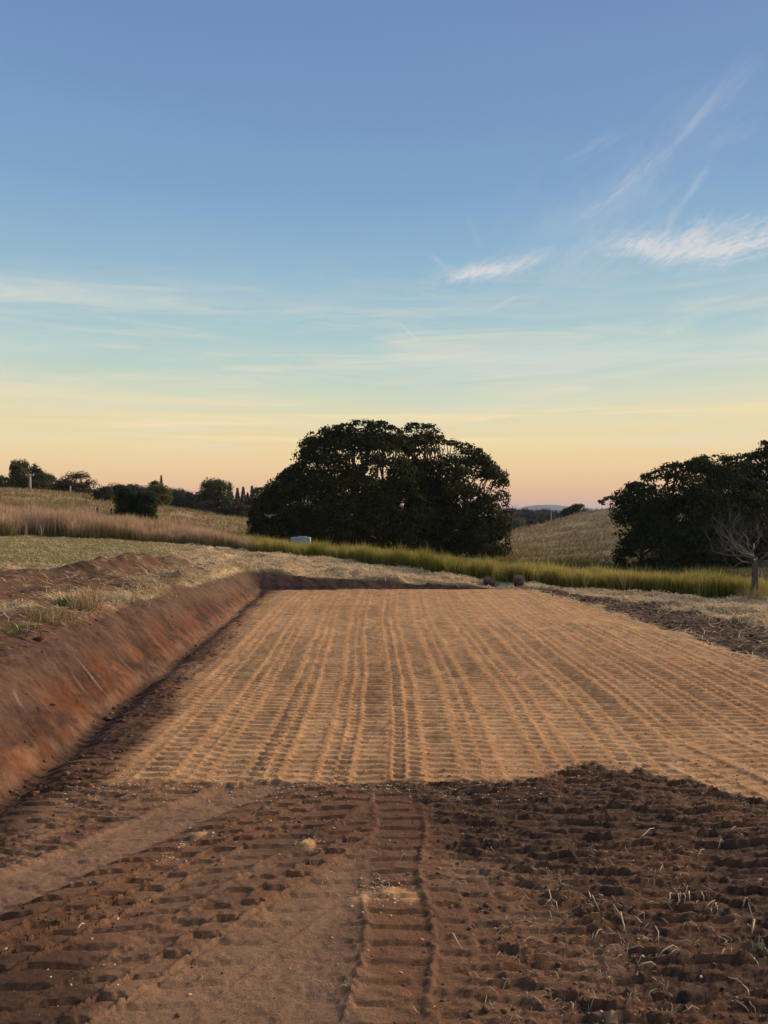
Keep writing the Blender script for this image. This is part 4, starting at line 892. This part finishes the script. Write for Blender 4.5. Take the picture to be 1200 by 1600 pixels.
for i, (x0, y0, x1, y1, l_) in enumerate(ST):
    vf_ = random.uniform(.80,1.12); a = at(x0, y0); b = at(x1, y1); r_ = (.0034 if l_ else .0022)*random.uniform(.8,1.2); c = (a+b)/2; L = (b-a).length
    path = [(a-c+Vector((0,0,.004)), r_*.7), (a.lerp(b,.33)-c+rv(L*.07)+Vector((0,0,.008)), r_), (a.lerp(b,.7)-c+rv(L*.07)+Vector((0,0,.012+L*.06)), r_*.9), (b-c+Vector((0,0,.007)), r_*.5)]
    ps = [path]
    if 'forked' in l_ or i % 5 == 0: ps.append([path[1], (path[1][0]+rv(L*.35)+Vector((0,0,.01)), r_*.4)])
    o = tubes('dry_stalk', ps, hay_m, None, (.58*vf_,.44*vf_,.27*vf_), 5); o.location = c
    tagit(o, l_ or 'short pale dry stalk scattered on the dark foreground soil', 'stalk', 'dry stalks on the foreground soil')

# ------------------------------------------------------------------ far mountain and air
def mountain(name, prof, D, thick, col):
    n = 160; pxs = np.linspace(prof[0][0], prof[-1][0], n); top = np.interp(pxs, [p for p,q in prof], [q for p,q in prof])
    rows = []
    for k, t_k in enumerate(np.linspace(-1, 1, 9)):
        y = D+t_k*thick; hgt = (EYE-(top-800)/F*D+20)*math.cos(t_k*1.45)**1.0; hgt = hgt*(1+.06*(fbm(pxs*.05+k, pxs*0, 3, 9)-.5)*2)-20
        rows.append(np.stack([(pxs-600)/F*D, np.full(n, y), hgt], -1))
    V = np.concatenate(rows); i = np.arange(9*n).reshape(9, n); Qm = np.stack([i[:-1,:-1], i[:-1,1:], i[1:,1:], i[1:,:-1]], -1).reshape(-1,4)
    return tagit(mk(name, V, Qm, gm, col=np.tile(np.array(col),(len(V),1)), smooth=True, attrs={'fibre': np.zeros(len(V))}), kind='structure')
mountain('far_mountain', [(690,806),(740,801),(780,799),(815,796),(826,791),(840,789),(862,789),(876,791),(888,795),(898,792),(912,795),(930,798),(960,797),(990,799),(1050,803),(1100,806)], 5400, 900, (.05,.06,.06))
mountain('far_hills', [(-700,806),(-300,798),(0,797),(200,796),(400,799),(560,797),(700,799),(760,798),(800,797),(860,800),(960,799),(1100,797),(1400,795),(1900,806)], 3600, 500, (.045,.055,.05))

hz = bpy.data.materials.new('haze'); hz.use_nodes = True; t = NT(hz.node_tree)
pv = t.new('ShaderNodeVolumePrincipled'); pv.inputs['Color'].default_value = (.80,.86,1.0,1); pv.inputs['Density'].default_value = 0.00010; pv.inputs['Anisotropy'].default_value = 0.0
om = t.new('ShaderNodeOutputMaterial'); t.l.new(pv.outputs[0], om.inputs['Volume'])
tagit(box('haze', 44000, 20000, 90, (0, 4500, 90/2-24), hz, None), 'thin blue evening haze over the valley', 'haze', kind='stuff')

_tot = sum(len(o.data.loops)-2*len(o.data.polygons) for o in sc.objects if o.type == 'MESH'); print('TRIS', _tot)
